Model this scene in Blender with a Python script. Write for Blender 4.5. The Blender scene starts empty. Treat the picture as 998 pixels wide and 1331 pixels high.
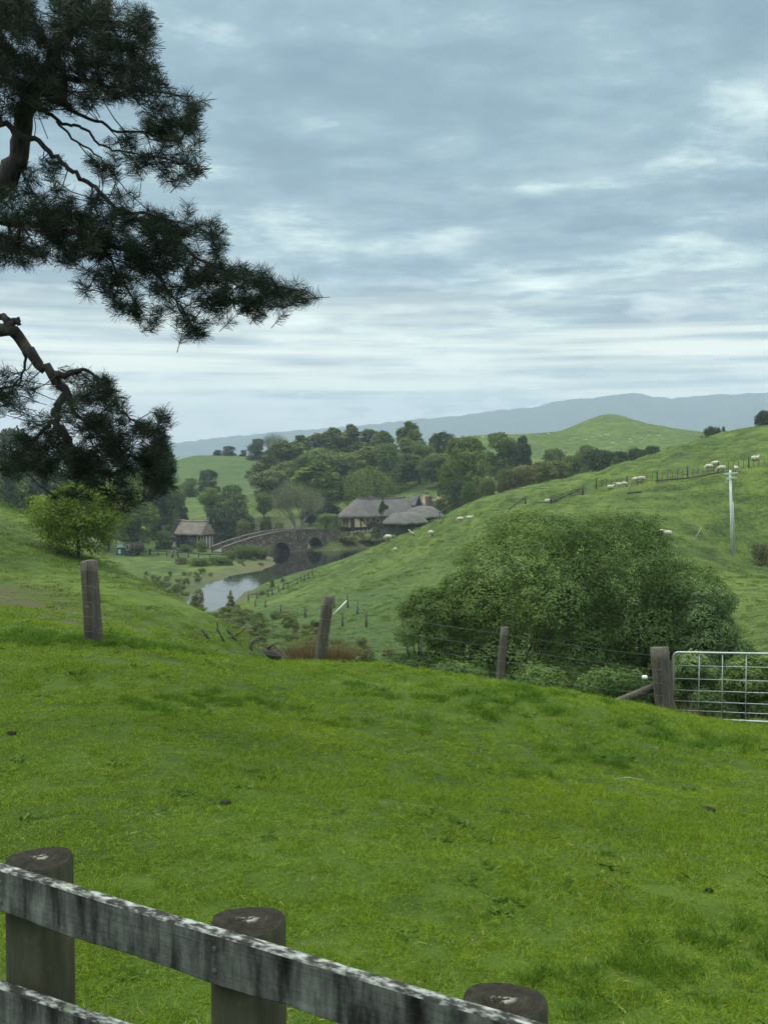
import bpy, bmesh, math, random
import numpy as np
from mathutils import Vector, Matrix, Euler
from math import sin, cos, pi, radians, atan2, sqrt, log, exp

S = bpy.context.scene
COL = S.collection
rnd = random.Random(7)
NR = np.random.default_rng(11)

# ------------------------------------------------------------------ camera
F = 1400.0                      # focal length in photo pixels (photo 998 x 1331)
CAMZ = 30.0
PITCH = math.atan((665.5 - 600.0) / F)
cam = bpy.data.cameras.new('camera')
camo = bpy.data.objects.new('camera', cam)
COL.objects.link(camo)
cam.sensor_fit = 'HORIZONTAL'
cam.sensor_width = 36.0
cam.lens = 36.0 * F / 998.0
cam.clip_start = 0.1
cam.clip_end = 30000
camo.location = (0, 0, CAMZ)
camo.rotation_euler = (pi / 2 - PITCH, 0, 0)
S.camera = camo

# ------------------------------------------------------------------ sky and sun
SUN_EL, SUN_AZ = radians(52), radians(-62)      # azimuth measured from +Y (view axis) towards +X
w = bpy.data.worlds.new('World')
S.world = w
w.use_nodes = True
nt = w.node_tree
nt.nodes.clear()


def N(nt, typ, **kw):
    n = nt.nodes.new(typ)
    for k, v in kw.items():
        if k.startswith('i_'):
            key = k[2:]
            key = int(key) if key.isdigit() else key.replace('_', ' ')
            n.inputs[key].default_value = v
        else:
            setattr(n, k, v)
    return n


def ramp(nt, stops, fac=None):
    r = nt.nodes.new('ShaderNodeValToRGB')
    el = r.color_ramp.elements
    while len(el) < len(stops):
        el.new(0.5)
    for e, (p, c) in zip(el, stops):
        e.position = p
        e.color = (c[0], c[1], c[2], 1) if not isinstance(c, (int, float)) else (c, c, c, 1)
    if fac is not None:
        nt.links.new(fac, r.inputs[0])
    return r.outputs[0]


def mth(nt, op, a, b=None, clamp=False):
    n = nt.nodes.new('ShaderNodeMath')
    n.operation = op
    n.use_clamp = clamp
    for i, v in enumerate((a, b)):
        if v is None:
            continue
        if isinstance(v, (int, float)):
            n.inputs[i].default_value = v
        else:
            nt.links.new(v, n.inputs[i])
    return n.outputs[0]


def mixc(nt, fac, a, b, blend='MIX'):
    n = nt.nodes.new('ShaderNodeMix')
    n.data_type = 'RGBA'
    n.blend_type = blend
    for sock, v in ((n.inputs[0], fac), (n.inputs[6], a), (n.inputs[7], b)):
        if isinstance(v, (int, float)):
            sock.default_value = v
        elif isinstance(v, tuple):
            sock.default_value = (v[0], v[1], v[2], 1)
        else:
            nt.links.new(v, sock)
    return n.outputs[2]


def noise(nt, vec, scale, detail=3, rough=0.5, dist=0.0):
    n = nt.nodes.new('ShaderNodeTexNoise')
    n.inputs['Scale'].default_value = scale
    n.inputs['Detail'].default_value = detail
    n.inputs['Roughness'].default_value = rough
    n.inputs['Distortion'].default_value = dist
    if vec is not None:
        nt.links.new(vec, n.inputs['Vector'])
    return n.outputs[0]


def mapping(nt, vec, loc=(0, 0, 0), rot=(0, 0, 0), scale=(1, 1, 1)):
    m = nt.nodes.new('ShaderNodeMapping')
    m.inputs['Location'].default_value = loc
    m.inputs['Rotation'].default_value = rot
    m.inputs['Scale'].default_value = scale
    nt.links.new(vec, m.inputs['Vector'])
    return m.outputs[0]


def build_world():
    L = nt.links.new
    sky = N(nt, 'ShaderNodeTexSky', sky_type='NISHITA')
    sky.sun_disc = False
    sky.sun_elevation = SUN_EL
    sky.sun_rotation = SUN_AZ
    tc = N(nt, 'ShaderNodeTexCoord')
    nrm = N(nt, 'ShaderNodeVectorMath', operation='NORMALIZE')
    L(tc.outputs['Generated'], nrm.inputs[0])
    sep = N(nt, 'ShaderNodeSeparateXYZ')
    L(nrm.outputs[0], sep.inputs[0])
    x, y, z = sep.outputs
    zc = mth(nt, 'MAXIMUM', z, 0.0)
    den = mth(nt, 'ADD', zc, 0.075)
    u = mth(nt, 'DIVIDE', x, den)
    v = mth(nt, 'DIVIDE', y, den)
    cmb = N(nt, 'ShaderNodeCombineXYZ')
    L(u, cmb.inputs[0])
    L(v, cmb.inputs[1])
    p = cmb.outputs[0]
    # the cloud deck: a layer seen in perspective
    d1 = noise(nt, mapping(nt, p, loc=(3.1, 7.7, 0), rot=(0, 0, 0.12), scale=(0.95, 1.25, 1)), 1.0, 8, 0.62, 0.4)
    d2 = noise(nt, mapping(nt, p, loc=(13.1, 2.7, 4), rot=(0, 0, 0.1), scale=(2.8, 3.8, 1)), 1.0, 7, 0.62, 0.3)
    ang0 = mth(nt, 'ARCTAN2', x, y)
    cq0 = N(nt, 'ShaderNodeCombineXYZ')
    L(ang0, cq0.inputs[0])
    L(zc, cq0.inputs[1])
    d3 = noise(nt, mapping(nt, cq0.outputs[0], loc=(4.4, 1.3, 0), rot=(0, 0, 0.15), scale=(6.5, 17, 1)), 1.0, 8, 0.64, 0.25)
    d = mth(nt, 'ADD', mth(nt, 'MULTIPLY', d1, 0.42), mth(nt, 'MULTIPLY', d2, 0.26))
    d = mth(nt, 'ADD', d, mth(nt, 'MULTIPLY', d3, 0.32))
    d = mth(nt, 'ADD', mth(nt, 'MULTIPLY', mth(nt, 'SUBTRACT', d, 0.5), 1.35), 0.5)
    hor = mth(nt, 'SUBTRACT', 1.0, mth(nt, 'MULTIPLY', zc, 4.6), clamp=True)      # 1 at the horizon
    dd = mth(nt, 'ADD', d, mth(nt, 'MULTIPLY', hor, 0.075))
    dens = ramp(nt, [(0.36, (0.152, 0.232, 0.282)), (0.46, (0.203, 0.300, 0.348)),
                     (0.545, (0.285, 0.400, 0.440)), (0.63, (0.56, 0.69, 0.66)), (0.72, (0.92, 1.02, 0.95))], dd)
    # small bright breaks where the deck thins
    brk = noise(nt, mapping(nt, p, loc=(-2.3, 1.7, 2), scale=(2.2, 2.4, 1)), 1.0, 4, 0.5, 0.2)
    gate = noise(nt, mapping(nt, p, loc=(5.3, -3.7, 9), scale=(0.45, 0.5, 1)), 1.0, 2, 0.5)
    bm = mth(nt, 'MULTIPLY', ramp(nt, [(0.52, 0.0), (0.74, 0.75)], brk), ramp(nt, [(0.46, 0.0), (0.62, 1.0)], gate))
    c = mixc(nt, bm, dens, (1.0, 1.05, 1.02))
    # bluish upper deck, milky band low down
    blue = ramp(nt, [(0.10, 0.0), (0.42, 1.0)], zc)
    c = mixc(nt, mth(nt, 'MULTIPLY', blue, 0.34), c, (0.200, 0.325, 0.395))
    # thin bright bands low in the sky, where the far deck is lit from behind
    band = noise(nt, mapping(nt, cq0.outputs[0], loc=(2.2, 5.1, 3), rot=(0, 0, 0.05), scale=(3.0, 75, 1)), 1.0, 4, 0.55, 0.15)
    lowm = ramp(nt, [(0.03, 0.35), (0.06, 1.0), (0.10, 1.0), (0.17, 0.0)], zc)
    bl = mth(nt, 'MULTIPLY', lowm, ramp(nt, [(0.40, 0.12), (0.60, 0.95)], band))
    c = mixc(nt, bl, c, (0.95, 0.98, 0.81))
    milk = ramp(nt, [(0.0, 0.35), (0.14, 0.0)], zc)
    c = mixc(nt, milk, c, (0.62, 0.74, 0.68))
    # cumulus low over the far range
    ang = mth(nt, 'ARCTAN2', x, y)
    cq = N(nt, 'ShaderNodeCombineXYZ')
    L(ang, cq.inputs[0])
    L(zc, cq.inputs[1])
    cu = noise(nt, mapping(nt, cq.outputs[0], loc=(1.4, 0, 0), scale=(22, 60, 1)), 1.0, 5, 0.55, 0.2)
    cub = mth(nt, 'ADD', cu, mth(nt, 'MULTIPLY', zc, -5.0))
    cum = ramp(nt, [(0.22, 0.0), (0.30, 1.0)], cub)
    cucol = ramp(nt, [(0.25, (0.46, 0.54, 0.55)), (0.5, (0.72, 0.78, 0.75))], cu)
    c = mixc(nt, mth(nt, 'MULTIPLY', cum, 0.75), c, cucol)
    # an overcast dome is brighter overhead than at the horizon
    zen = ramp(nt, [(0.42, 1.0), (0.70, 0.0)], zc)
    inv = mth(nt, 'SUBTRACT', 1.0, zen)
    gain = mth(nt, 'ADD', 1.0, mth(nt, 'MULTIPLY', inv, 3.2))
    c = mixc(nt, mth(nt, 'MULTIPLY', inv, 0.9), c, (0.50, 0.53, 0.50))
    sc = N(nt, 'ShaderNodeVectorMath', operation='SCALE')
    L(c, sc.inputs[0])
    L(mth(nt, 'MULTIPLY', gain, 10.0), sc.inputs['Scale'])
    mx = mixc(nt, 0.93, sky.outputs[0], sc.outputs[0])
    bg = N(nt, 'ShaderNodeBackground')
    bg.inputs['Strength'].default_value = 0.1
    L(mx, bg.inputs['Color'])
    out = N(nt, 'ShaderNodeOutputWorld')
    L(bg.outputs[0], out.inputs['Surface'])


build_world()
sun = bpy.data.lights.new('sun', 'SUN')
sun.energy = 1.5
sun.angle = radians(22)
sun.color = (1.0, 0.96, 0.88)
suno = bpy.data.objects.new('sun', sun)
COL.objects.link(suno)
sd = Vector((sin(SUN_AZ) * cos(SUN_EL), cos(SUN_AZ) * cos(SUN_EL), sin(SUN_EL)))
suno.rotation_euler = (-sd).to_track_quat('-Z', 'Y').to_euler()
suno.location = (0, 0, 200)

S.view_settings.view_transform = 'Standard'
S.view_settings.look = 'None'
S.view_settings.exposure = 0.5
S.view_settings.gamma = 1.0
S.view_settings.use_curve_mapping = False
S.render.engine = 'CYCLES'
cy = S.cycles
cy.max_bounces = 6
cy.diffuse_bounces = 2
cy.glossy_bounces = 2
cy.transmission_bounces = 3
cy.transparent_max_bounces = 6
cy.volume_bounces = 0
cy.use_denoising = True
cy.caustics_reflective = False
cy.caustics_refractive = False

# ------------------------------------------------------------------ pixel -> point, numpy noise


def at(px, py, Y):
    dx = (px - 499.0) / F
    dz = (665.5 - py) / F
    a = PITCH
    y = cos(a) + dz * sin(a)
    z = -sin(a) + dz * cos(a)
    k = Y / y
    return Vector((dx * k, Y, CAMZ + z * k))


def onz(px, py, zabs):
    p = at(px, py, 1.0)
    k = (zabs - CAMZ) / (p.z - CAMZ)
    return Vector((p.x * k, k, zabs))


def _hash(ix, iy, seed):
    h = (ix.astype(np.int64) * 374761393 + iy.astype(np.int64) * 668265263 + seed * 1442695041) & 0x7fffffff
    h = ((h ^ (h >> 13)) * 1274126177) & 0x7fffffff
    h = h ^ (h >> 16)
    return (h & 0xffff) / 65535.0


def vnoise(x, y, seed=0):
    ix = np.floor(x)
    iy = np.floor(y)
    fx = x - ix
    fy = y - iy
    fx = fx * fx * fx * (fx * (fx * 6 - 15) + 10)
    fy = fy * fy * fy * (fy * (fy * 6 - 15) + 10)
    a = _hash(ix, iy, seed)
    b = _hash(ix + 1, iy, seed)
    c = _hash(ix, iy + 1, seed)
    d = _hash(ix + 1, iy + 1, seed)
    return (a * (1 - fx) + b * fx) * (1 - fy) + (c * (1 - fx) + d * fx) * fy - 0.5


def fbm(x, y, oct=3, seed=0):
    s = 0
    amp = 1.0
    for o in range(oct):
        s = s + amp * vnoise(x * 2 ** o + 17.3 * o, y * 2 ** o - 9.1 * o, seed + o)
        amp *= 0.5
    return s


def sstep(a, b, x):
    t = np.clip((x - a) / (b - a), 0, 1)
    return t * t * (3 - 2 * t)


# ------------------------------------------------------------------ terrain
WZ = CAMZ - 20.0                       # water level
CP = []                                # control points of the land: photo px, py, distance


def cp(px, py, D):
    CP.append(tuple(at(px, py, D)))


def cz(px, D, z):
    p = at(px, 600, D)
    CP.append((p.x, p.y, CAMZ + z))


for px in (-500, -200, 150, 500, 850, 1200, 1500):
    cz(px, 1.5, -2.60)
    cz(px, 3.0, -2.60)
for px in (-500, -200, 0, 200):
    cz(px, 5.0, -2.62)
    cz(px, 9.0, -2.64)
for px in (400, 600, 800, 998, 1200, 1500):
    cz(px, 5.0, -2.62 - 0.0001 * (px - 400))
cz(415, 9, -2.80); cz(650, 9, -3.0); cz(862, 9, -3.12); cz(998, 9, -3.2); cz(1250, 9, -3.35)
cz(415, 13, -3.08); cz(650, 13, -3.42); cz(862, 13, -3.7); cz(998, 13, -3.85); cz(1250, 13, -4.1)
cz(-500, 16, -2.5); cz(-200, 16, -2.55)
cp(0, 822, 16); cp(118, 833, 16); cp(250, 850, 17); cp(330, 862, 17.5); cp(415, 873, 18); cp(520, 886, 18.5)
cp(650, 907, 19); cp(760, 921, 19.5); cp(862, 935, 20); cp(998, 946, 20.2); cz(1250, 20, -5.6); cz(1500, 20, -6)
# left spur
cz(-500, 28, -1.5); cz(-200, 28, -2.2); cp(0, 750, 28); cp(118, 785, 25); cp(60, 800, 20)
cz(-500, 50, -0.5); cz(-200, 50, -1.6); cp(0, 672, 50); cp(60, 695, 47); cp(118, 722, 44); cp(165, 750, 41)
cp(210, 777, 38); cp(260, 806, 34); cp(300, 828, 30); cp(340, 848, 26); cp(250, 828, 24)
cz(-500, 90, -3); cz(-200, 80, -7); cz(0, 72, -9.5); cz(60, 66, -9); cz(118, 60, -9); cz(165, 56, -9.0); cz(210, 54, -9.0)
cz(260, 50, -9.0); cz(300, 46, -8.8); cz(340, 42, -8.4)
cz(-500, 150, -10); cz(-200, 130, -14); cz(0, 120, -18); cz(118, 110, -18); cz(210, 110, -18.3)
# gully behind the near fence
cz(415, 24, -6.6); cz(415, 34, -9.4); cz(520, 24, -7.0); cz(520, 34, -9.8); cz(650, 24, -7.4); cz(650, 33, -9.8)
cz(760, 25, -7.6); cz(760, 34, -9.8); cz(862, 24, -6.4); cz(862, 32, -8.9); cz(998, 23, -5.6); cz(998, 32, -7.8)
cz(1250, 30, -7.5); cz(1500, 30, -7)
cz(415, 50, -10.9); cz(480, 52, -10.3); cz(360, 62, -11.6); cz(300, 66, -12.4); cz(260, 72, -13.2)
cz(330, 90, -14.6); cz(280, 100, -16.2); cz(240, 110, -17.6); cz(280, 130, -19.0)
cz(620, 50, -10.6); cz(760, 52, -10.6); cz(862, 50, -10.0); cz(998, 50, -8.9); cz(1250, 50, -8)
# pond flats and lawn
for px, D in ((0, 200), (60, 180), (150, 160), (170, 200), (230, 225), (120, 230), (200, 190), (170, 230), (30, 240)):
    cz(px, D, -19.4)
cz(-200, 220, -16); cz(-500, 250, -12)
cz(230, 150, -19.6); cz(260, 175, -19.8); cz(310, 190, -19.8); cz(330, 225, -19.3); cz(250, 245, -19.2); cz(290, 262, -19.2)
cp(380, 695, 265); cp(440, 695, 258); cp(480, 694, 258); cp(520, 690, 262); cp(470, 690, 275)
cp(330, 683, 285); cp(380, 672, 300); cp(240, 690, 290); cp(150, 690, 280); cz(0, 300, -16)
# meadow: foot, face, ridge
cp(300, 797, 138); cp(345, 772, 150); cp(400, 751, 158); cp(440, 729, 165); cp(500, 706, 165)
cp(570, 676, 150); cp(620, 651, 146); cp(690, 631, 148); cp(780, 611, 155); cp(850, 591, 160); cp(900, 573, 164)
cp(950, 562, 168); cp(998, 557, 172); cz(1250, 180, 8); cz(1500, 190, 8)
cp(520, 752, 108); cp(462, 798, 88); cp(430, 790, 100); cp(400, 790, 115); cp(500, 800, 80); cp(560, 775, 90)
cp(600, 700, 118); cp(660, 665, 125); cp(560, 715, 122)
cp(712, 654, 128); cp(780, 638, 126); cp(880, 628, 124); cp(998, 612, 122); cz(1250, 120, 1.5); cz(1500, 120, 2)
cp(700, 700, 104); cp(800, 690, 104); cp(865, 698, 102); cp(905, 704, 104); cp(952, 718, 106); cp(998, 724, 106)
cp(952, 670, 113); cp(880, 660, 114); cp(800, 660, 115); cz(1250, 100, -6)
cp(998, 790, 66); cp(940, 760, 82); cp(880, 730, 92); cp(998, 755, 84); cz(1250, 70, -8.5); cz(862, 66, -10.2); cz(700, 70, -11.2); cz(600, 72, -11.4)
# behind the ridge
cz(440, 200, -18.5); cz(500, 205, -17.5); cz(570, 195, -13.5); cz(620, 190, -9.5); cz(690, 195, -7.5); cz(780, 205, -5.0)
cz(850, 215, -3); cz(930, 225, 0); cz(998, 230, 2); cz(1250, 240, 3); cz(1500, 260, 3)
cz(560, 240, -15.5); cz(620, 240, -12); cz(700, 250, -9); cz(800, 270, -7); cz(950, 290, -5)
# far country
cp(545, 630, 330); cp(460, 650, 320); cp(400, 655, 330); cp(600, 618, 330); cp(680, 603, 345); cp(560, 605, 400)
cp(300, 650, 335); cp(230, 650, 340); cp(330, 630, 400); cp(260, 620, 410); cp(290, 593, 500); cp(340, 596, 490)
cp(232, 601, 480); cp(260, 592, 495); cp(400, 605, 470); cp(500, 590, 480); cz(150, 480, -8); cz(0, 450, -6); cz(-300, 450, 0)
cp(620, 567, 490); cp(690, 565, 505); cp(730, 559, 515); cp(755, 548, 521); cp(775, 541, 524); cp(790, 538, 525); cp(808, 540, 523); cp(830, 547, 518); cp(860, 555, 510); cp(900, 561, 500); cp(960, 568, 480); cz(790, 580, 12); cz(740, 580, 8); cz(850, 580, 8)
cp(720, 582, 430); cp(780, 575, 440); cp(850, 580, 420); cp(690, 575, 440); cz(1250, 450, 10)
for px in (-600, -200, 150, 500, 850, 1200, 1600):
    cz(px, 800, -12)
    cz(px, 1500, -22)
    cz(px, 4000, -24)
    cz(px, 6000, -24)
CPA = np.array(CP)
KV = 0.62


def uv_of(x, y):
    r = np.sqrt(x * x + y * y)
    th = np.arctan2(x, y)
    return np.stack([np.clip(th, -0.75, 0.75), KV * np.log(np.maximum(r, 1.2))], -1)


def tps_fit():
    P = uv_of(CPA[:, 0], CPA[:, 1])
    n = len(P)
    r2 = ((P[:, None] - P[None]) ** 2).sum(-1)
    K = 0.5 * r2 * np.log(r2 + 1e-12)
    K += np.eye(n) * 2e-5
    Q = np.concatenate([np.ones((n, 1)), P], 1)
    A = np.zeros((n + 3, n + 3))
    A[:n, :n] = K
    A[:n, n:] = Q
    A[n:, :n] = Q.T
    b = np.zeros(n + 3)
    b[:n] = CPA[:, 2]
    return P, np.linalg.solve(A, b)


TP, TW = tps_fit()


def tps(x, y):
    q = uv_of(x, y)
    out = np.zeros(len(q))
    n = len(TP)
    for i in range(0, len(q), 20000):
        s = q[i:i + 20000]
        r2 = ((s[:, None] - TP[None]) ** 2).sum(-1)
        out[i:i + 20000] = (0.5 * r2 * np.log(r2 + 1e-12)) @ TW[:n] + TW[n] + s @ TW[n + 1:]
    return out


POND_PX = [(238, 788), (252, 773), (266, 761), (300, 749), (340, 742), (356, 734), (352, 724), (340, 717), (300, 712),
           (268, 709), (256, 701), (290, 695), (340, 695), (388, 700), (392, 712), (400, 716), (436, 716), (470, 713), (503, 712),
           (470, 727), (432, 738), (402, 749), (384, 756), (352, 762), (322, 768), (309, 776), (300, 786), (272, 795), (250, 798)]
POND = np.array([tuple(onz(a, b, WZ))[:2] for a, b in POND_PX])


def poly_sd(x, y, P):
    x = np.asarray(x, float)
    y = np.asarray(y, float)
    d = np.full(x.shape, 1e18)
    ins = np.zeros(x.shape, bool)
    n = len(P)
    for i in range(n):
        a = P[i]
        b = P[(i + 1) % n]
        e = b - a
        t = np.clip(((x - a[0]) * e[0] + (y - a[1]) * e[1]) / (e @ e), 0, 1)
        dx = x - a[0] - t * e[0]
        dy = y - a[1] - t * e[1]
        d = np.minimum(d, dx * dx + dy * dy)
        c = ((a[1] > y) != (b[1] > y)) & (x < (b[0] - a[0]) * (y - a[1]) / (b[1] - a[1] + 1e-12) + a[0])
        ins ^= c
    d = np.sqrt(d)
    return np.where(ins, -d, d)


def ground(x, y):
    x = np.atleast_1d(np.asarray(x, float))
    y = np.atleast_1d(np.asarray(y, float))
    r = np.sqrt(x * x + y * y)
    th = np.arctan2(x, y)
    z = tps(x, y)
    # behind and far to the sides the land eases into open pasture
    side = sstep(0.6, 1.3, np.abs(th))
    z = z * (1 - side) + side * (CAMZ - 2.6 - 16 * sstep(15, 200, r) - 5 * sstep(300, 1500, r))
    z = np.where(r < 1.2, CAMZ - 2.6, z)
    # hummocks
    z = z + 0.07 * sstep(2, 8, r) * fbm(x / 1.7, y / 1.7, 3, 3) + 0.05 * fbm(x / 0.55, y / 0.55, 2, 5) * (1 - sstep(12, 40, r))
    z = z + 0.42 * sstep(24, 60, r) * fbm(x / 9.0, y / 9.0, 3, 8) + 0.9 * sstep(260, 420, r) * fbm(x / 40.0, y / 40.0, 3, 12)
    # sheep tracks along the contours of the steep meadow
    m = sstep(40, 70, r) * (1 - sstep(175, 200, r)) * sstep(-0.08, 0.06, th)
    t = z / 0.95 + 1.6 * fbm(x / 14.0, y / 14.0, 3, 21)
    z = z + m * 0.17 * np.sin(2 * pi * t) * (0.35 + sstep(-0.15, 0.25, fbm(x / 22.0, y / 22.0, 2, 31)))
    near = (r > 100) & (r < 340) & (np.abs(th) < 0.4)
    if near.any():
        s = poly_sd(x[near], y[near], POND) + 0.8 * fbm(x[near] / 4.0, y[near] / 4.0, 2, 41)
        zz = z[near]
        shore = WZ + np.where(s > 0, 0.10 * s, 0.22 * s)
        shore = np.maximum(shore, WZ - 1.2)
        k = sstep(0.3, 4.0, s)
        zz = np.where(zz < WZ + 0.25, WZ + 0.25 + 0.2 * (1 - np.exp(-(WZ + 0.25 - zz))), zz)
        z[near] = shore * (1 - k) + zz * k
    return z


def gz(x, y):
    return float(ground([x], [y])[0])


def spot(px, D):
    """a point on the ground in the direction of photo column px, D metres out"""
    p = at(px, 600, D)
    return Vector((p.x, p.y, gz(p.x, p.y)))


# ------------------------------------------------------------------ mesh builder


class MB:
    def __init__(s):
        s.v = []
        s.f = []
        s.m = []
        s.cm = 0

    def add(s, vs, fs):
        o = len(s.v)
        s.v += [tuple(q) for q in vs]
        for f in fs:
            s.f.append(tuple(i + o for i in f))
            s.m.append(s.cm)
        return s

    def box(s, c, d, rot=None, taper=1.0):
        hx, hy, hz = d[0] / 2, d[1] / 2, d[2] / 2
        vs = []
        for z, k in ((-hz, 1.0), (hz, taper)):
            for x, y in ((-hx, -hy), (hx, -hy), (hx, hy), (-hx, hy)):
                v = Vector((x * k, y * k, z))
                if rot is not None:
                    v = rot @ v
                vs.append(v + Vector(c))
        return s.add(vs, [(3, 2, 1, 0), (4, 5, 6, 7), (0, 1, 5, 4), (1, 2, 6, 5), (2, 3, 7, 6), (3, 0, 4, 7)])

    def bar(s, a, b, w, h, up=(0, 0, 1)):
        a = Vector(a)
        b = Vector(b)
        x = (b - a)
        L = x.length
        x.normalize()
        y = Vector(up).cross(x)
        y.normalize()
        z = x.cross(y)
        R = Matrix((x, y, z)).transposed()
        return s.box((a + b) / 2, (L, w, h), R)

    def tube(s, pts, radii, n=8, wob=0.0, rg=None):
        pts = [Vector(p) for p in pts]
        if isinstance(radii, (int, float)):
            radii = [radii] * len(pts)
        t0 = (pts[1] - pts[0]).normalized()
        u = t0.orthogonal().normalized()
        vs = []
        fs = []
        for i, p in enumerate(pts):
            a = pts[max(i - 1, 0)]
            b = pts[min(i + 1, len(pts) - 1)]
            t = (b - a).normalized()
            u = (u - t * u.dot(t)).normalized()
            w_ = t.cross(u)
            for k in range(n):
                ang = 2 * pi * k / n
                r = radii[i] * (1 + (rg.uniform(-wob, wob) if rg else 0))
                vs.append(p + (u * cos(ang) + w_ * sin(ang)) * r)
        for i in range(len(pts) - 1):
            for k in range(n):
                a = i * n + k
                b = i * n + (k + 1) % n
                fs.append((a, b, b + n, a + n))
        fs.append(tuple(reversed(range(n))))
        e = (len(pts) - 1) * n
        fs.append(tuple(range(e, e + n)))
        return s.add(vs, fs)

    def lathe(s, prof, n=24, c=(0, 0, 0), axis='z'):
        vs = []
        fs = []
        for r, z in prof:
            for k in range(n):
                a = 2 * pi * k / n
                p = Vector((r * cos(a), r * sin(a), z))
                if axis == 'y':
                    p = Vector((p.x, p.z, p.y))
                if axis == 'x':
                    p = Vector((p.z, p.x, p.y))
                vs.append(p + Vector(c))
        for i in range(len(prof) - 1):
            for k in range(n):
                a = i * n + k
                b = i * n + (k + 1) % n
                fs.append((a, b, b + n, a + n))
        fs.append(tuple(reversed(range(n))))
        e = (len(prof) - 1) * n
        fs.append(tuple(range(e, e + n)))
        return s.add(vs, fs)

    def mesh(s, name, mats):
        me = bpy.data.meshes.new(name)
        me.from_pydata(s.v, [], s.f)
        if not isinstance(mats, (list, tuple)):
            mats = [mats]
        for m in mats:
            me.materials.append(m)
        if len(mats) > 1:
            me.polygons.foreach_set('material_index', s.m)
        me.update()
        return me

    def build(s, name, mats, parent=None, smooth=False, loc=None):
        me = s.mesh(name, mats)
        bm = bmesh.new()
        bm.from_mesh(me)
        bmesh.ops.recalc_face_normals(bm, faces=bm.faces)
        bm.to_mesh(me)
        bm.free()
        if smooth:
            me.polygons.foreach_set('use_smooth', [True] * len(me.polygons))
        return link(name, me, parent, loc)


def link(name, me, parent=None, loc=None):
    o = bpy.data.objects.new(name, me)
    COL.objects.link(o)
    if parent is not None:
        o.parent = parent
    if loc is not None:
        o.location = loc
    return o


def tag(o, label=None, cat=None, group=None, kind=None):
    if label:
        o['label'] = label
    if cat:
        o['category'] = cat
    if group:
        o['group'] = group
    if kind:
        o['kind'] = kind
    return o


def thing(name, loc, label, cat, group=None, rz=0.0):
    o = bpy.data.objects.new(name, None)
    COL.objects.link(o)
    o.empty_display_size = 0.2
    o.location = loc
    o.rotation_euler = (0, 0, rz)
    return tag(o, label, cat, group)


def copy_tree(o, parent=None):
    c = o.copy()
    COL.objects.link(c)
    if parent is not None:
        c.parent = parent
    for ch in list(o.children):
        copy_tree(ch, c)
    return c


def bevel(o, wd=0.01, seg=2):
    b = o.modifiers.new('bevel', 'BEVEL')
    b.width = wd
    b.segments = seg
    b.limit_method = 'ANGLE'
    return o


def np_mesh(name, V, Fq, mats, attrs=None, smooth=False):
    """V (n,3), Fq (m,k) faces with k corners each"""
    me = bpy.data.meshes.new(name)
    m, k = Fq.shape
    me.vertices.add(len(V))
    me.vertices.foreach_set('co', np.asarray(V, np.float32).ravel())
    me.loops.add(m * k)
    me.loops.foreach_set('vertex_index', Fq.astype(np.int32).ravel())
    me.polygons.add(m)
    me.polygons.foreach_set('loop_start', np.arange(0, m * k, k, dtype=np.int32))
    me.polygons.foreach_set('loop_total', np.full(m, k, np.int32))
    if smooth:
        me.polygons.foreach_set('use_smooth', np.ones(m, bool))
    me.update(calc_edges=True)
    for mt in (mats if isinstance(mats, (list, tuple)) else [mats]):
        me.materials.append(mt)
    for nm, (dom, arr) in (attrs or {}).items():
        arr = np.asarray(arr, np.float32)
        a = me.attributes.new(nm, 'FLOAT', dom)
        a.data.foreach_set('value', arr)
    me.validate()
    return me


# ------------------------------------------------------------------ materials


def mat(name):
    m = bpy.data.materials.new(name)
    m.use_nodes = True
    t = m.node_tree
    t.nodes.clear()
    out = t.nodes.new('ShaderNodeOutputMaterial')
    return m, t, out


def principled(t, out, rough=0.85, spec=0.25):
    b = t.nodes.new('ShaderNodeBsdfPrincipled')
    b.inputs['Roughness'].default_value = rough
    b.inputs['Specular IOR Level'].default_value = spec
    t.links.new(b.outputs[0], out.inputs[0])
    return b


def bump(t, h, strength=0.3, dist=0.02):
    b = t.nodes.new('ShaderNodeBump')
    b.inputs['Strength'].default_value = strength
    b.inputs['Distance'].default_value = dist
    t.links.new(h, b.inputs['Height'])
    return b.outputs[0]


def pos(t):
    return t.nodes.new('ShaderNodeNewGeometry').outputs['Position']


def objco(t):
    return t.nodes.new('ShaderNodeTexCoord').outputs['Object']


def attr(t, name):
    a = t.nodes.new('ShaderNodeAttribute')
    a.attribute_name = name
    return a.outputs['Fac']


def simple(name, c1, c2, scale=8, rough=0.85, bs=0.3, bd=0.01, stretch=(1, 1, 1), spec=0.25, metal=0.0):
    m, t, out = mat(name)
    b = principled(t, out, rough, spec)
    v = mapping(t, objco(t), scale=stretch)
    n = noise(t, v, scale, 5, 0.6)
    t.links.new(ramp(t, [(0.3, c1), (0.7, c2)], n), b.inputs['Base Color'])
    t.links.new(bump(t, n, bs, bd), b.inputs['Normal'])
    b.inputs['Metallic'].default_value = metal
    return m


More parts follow.
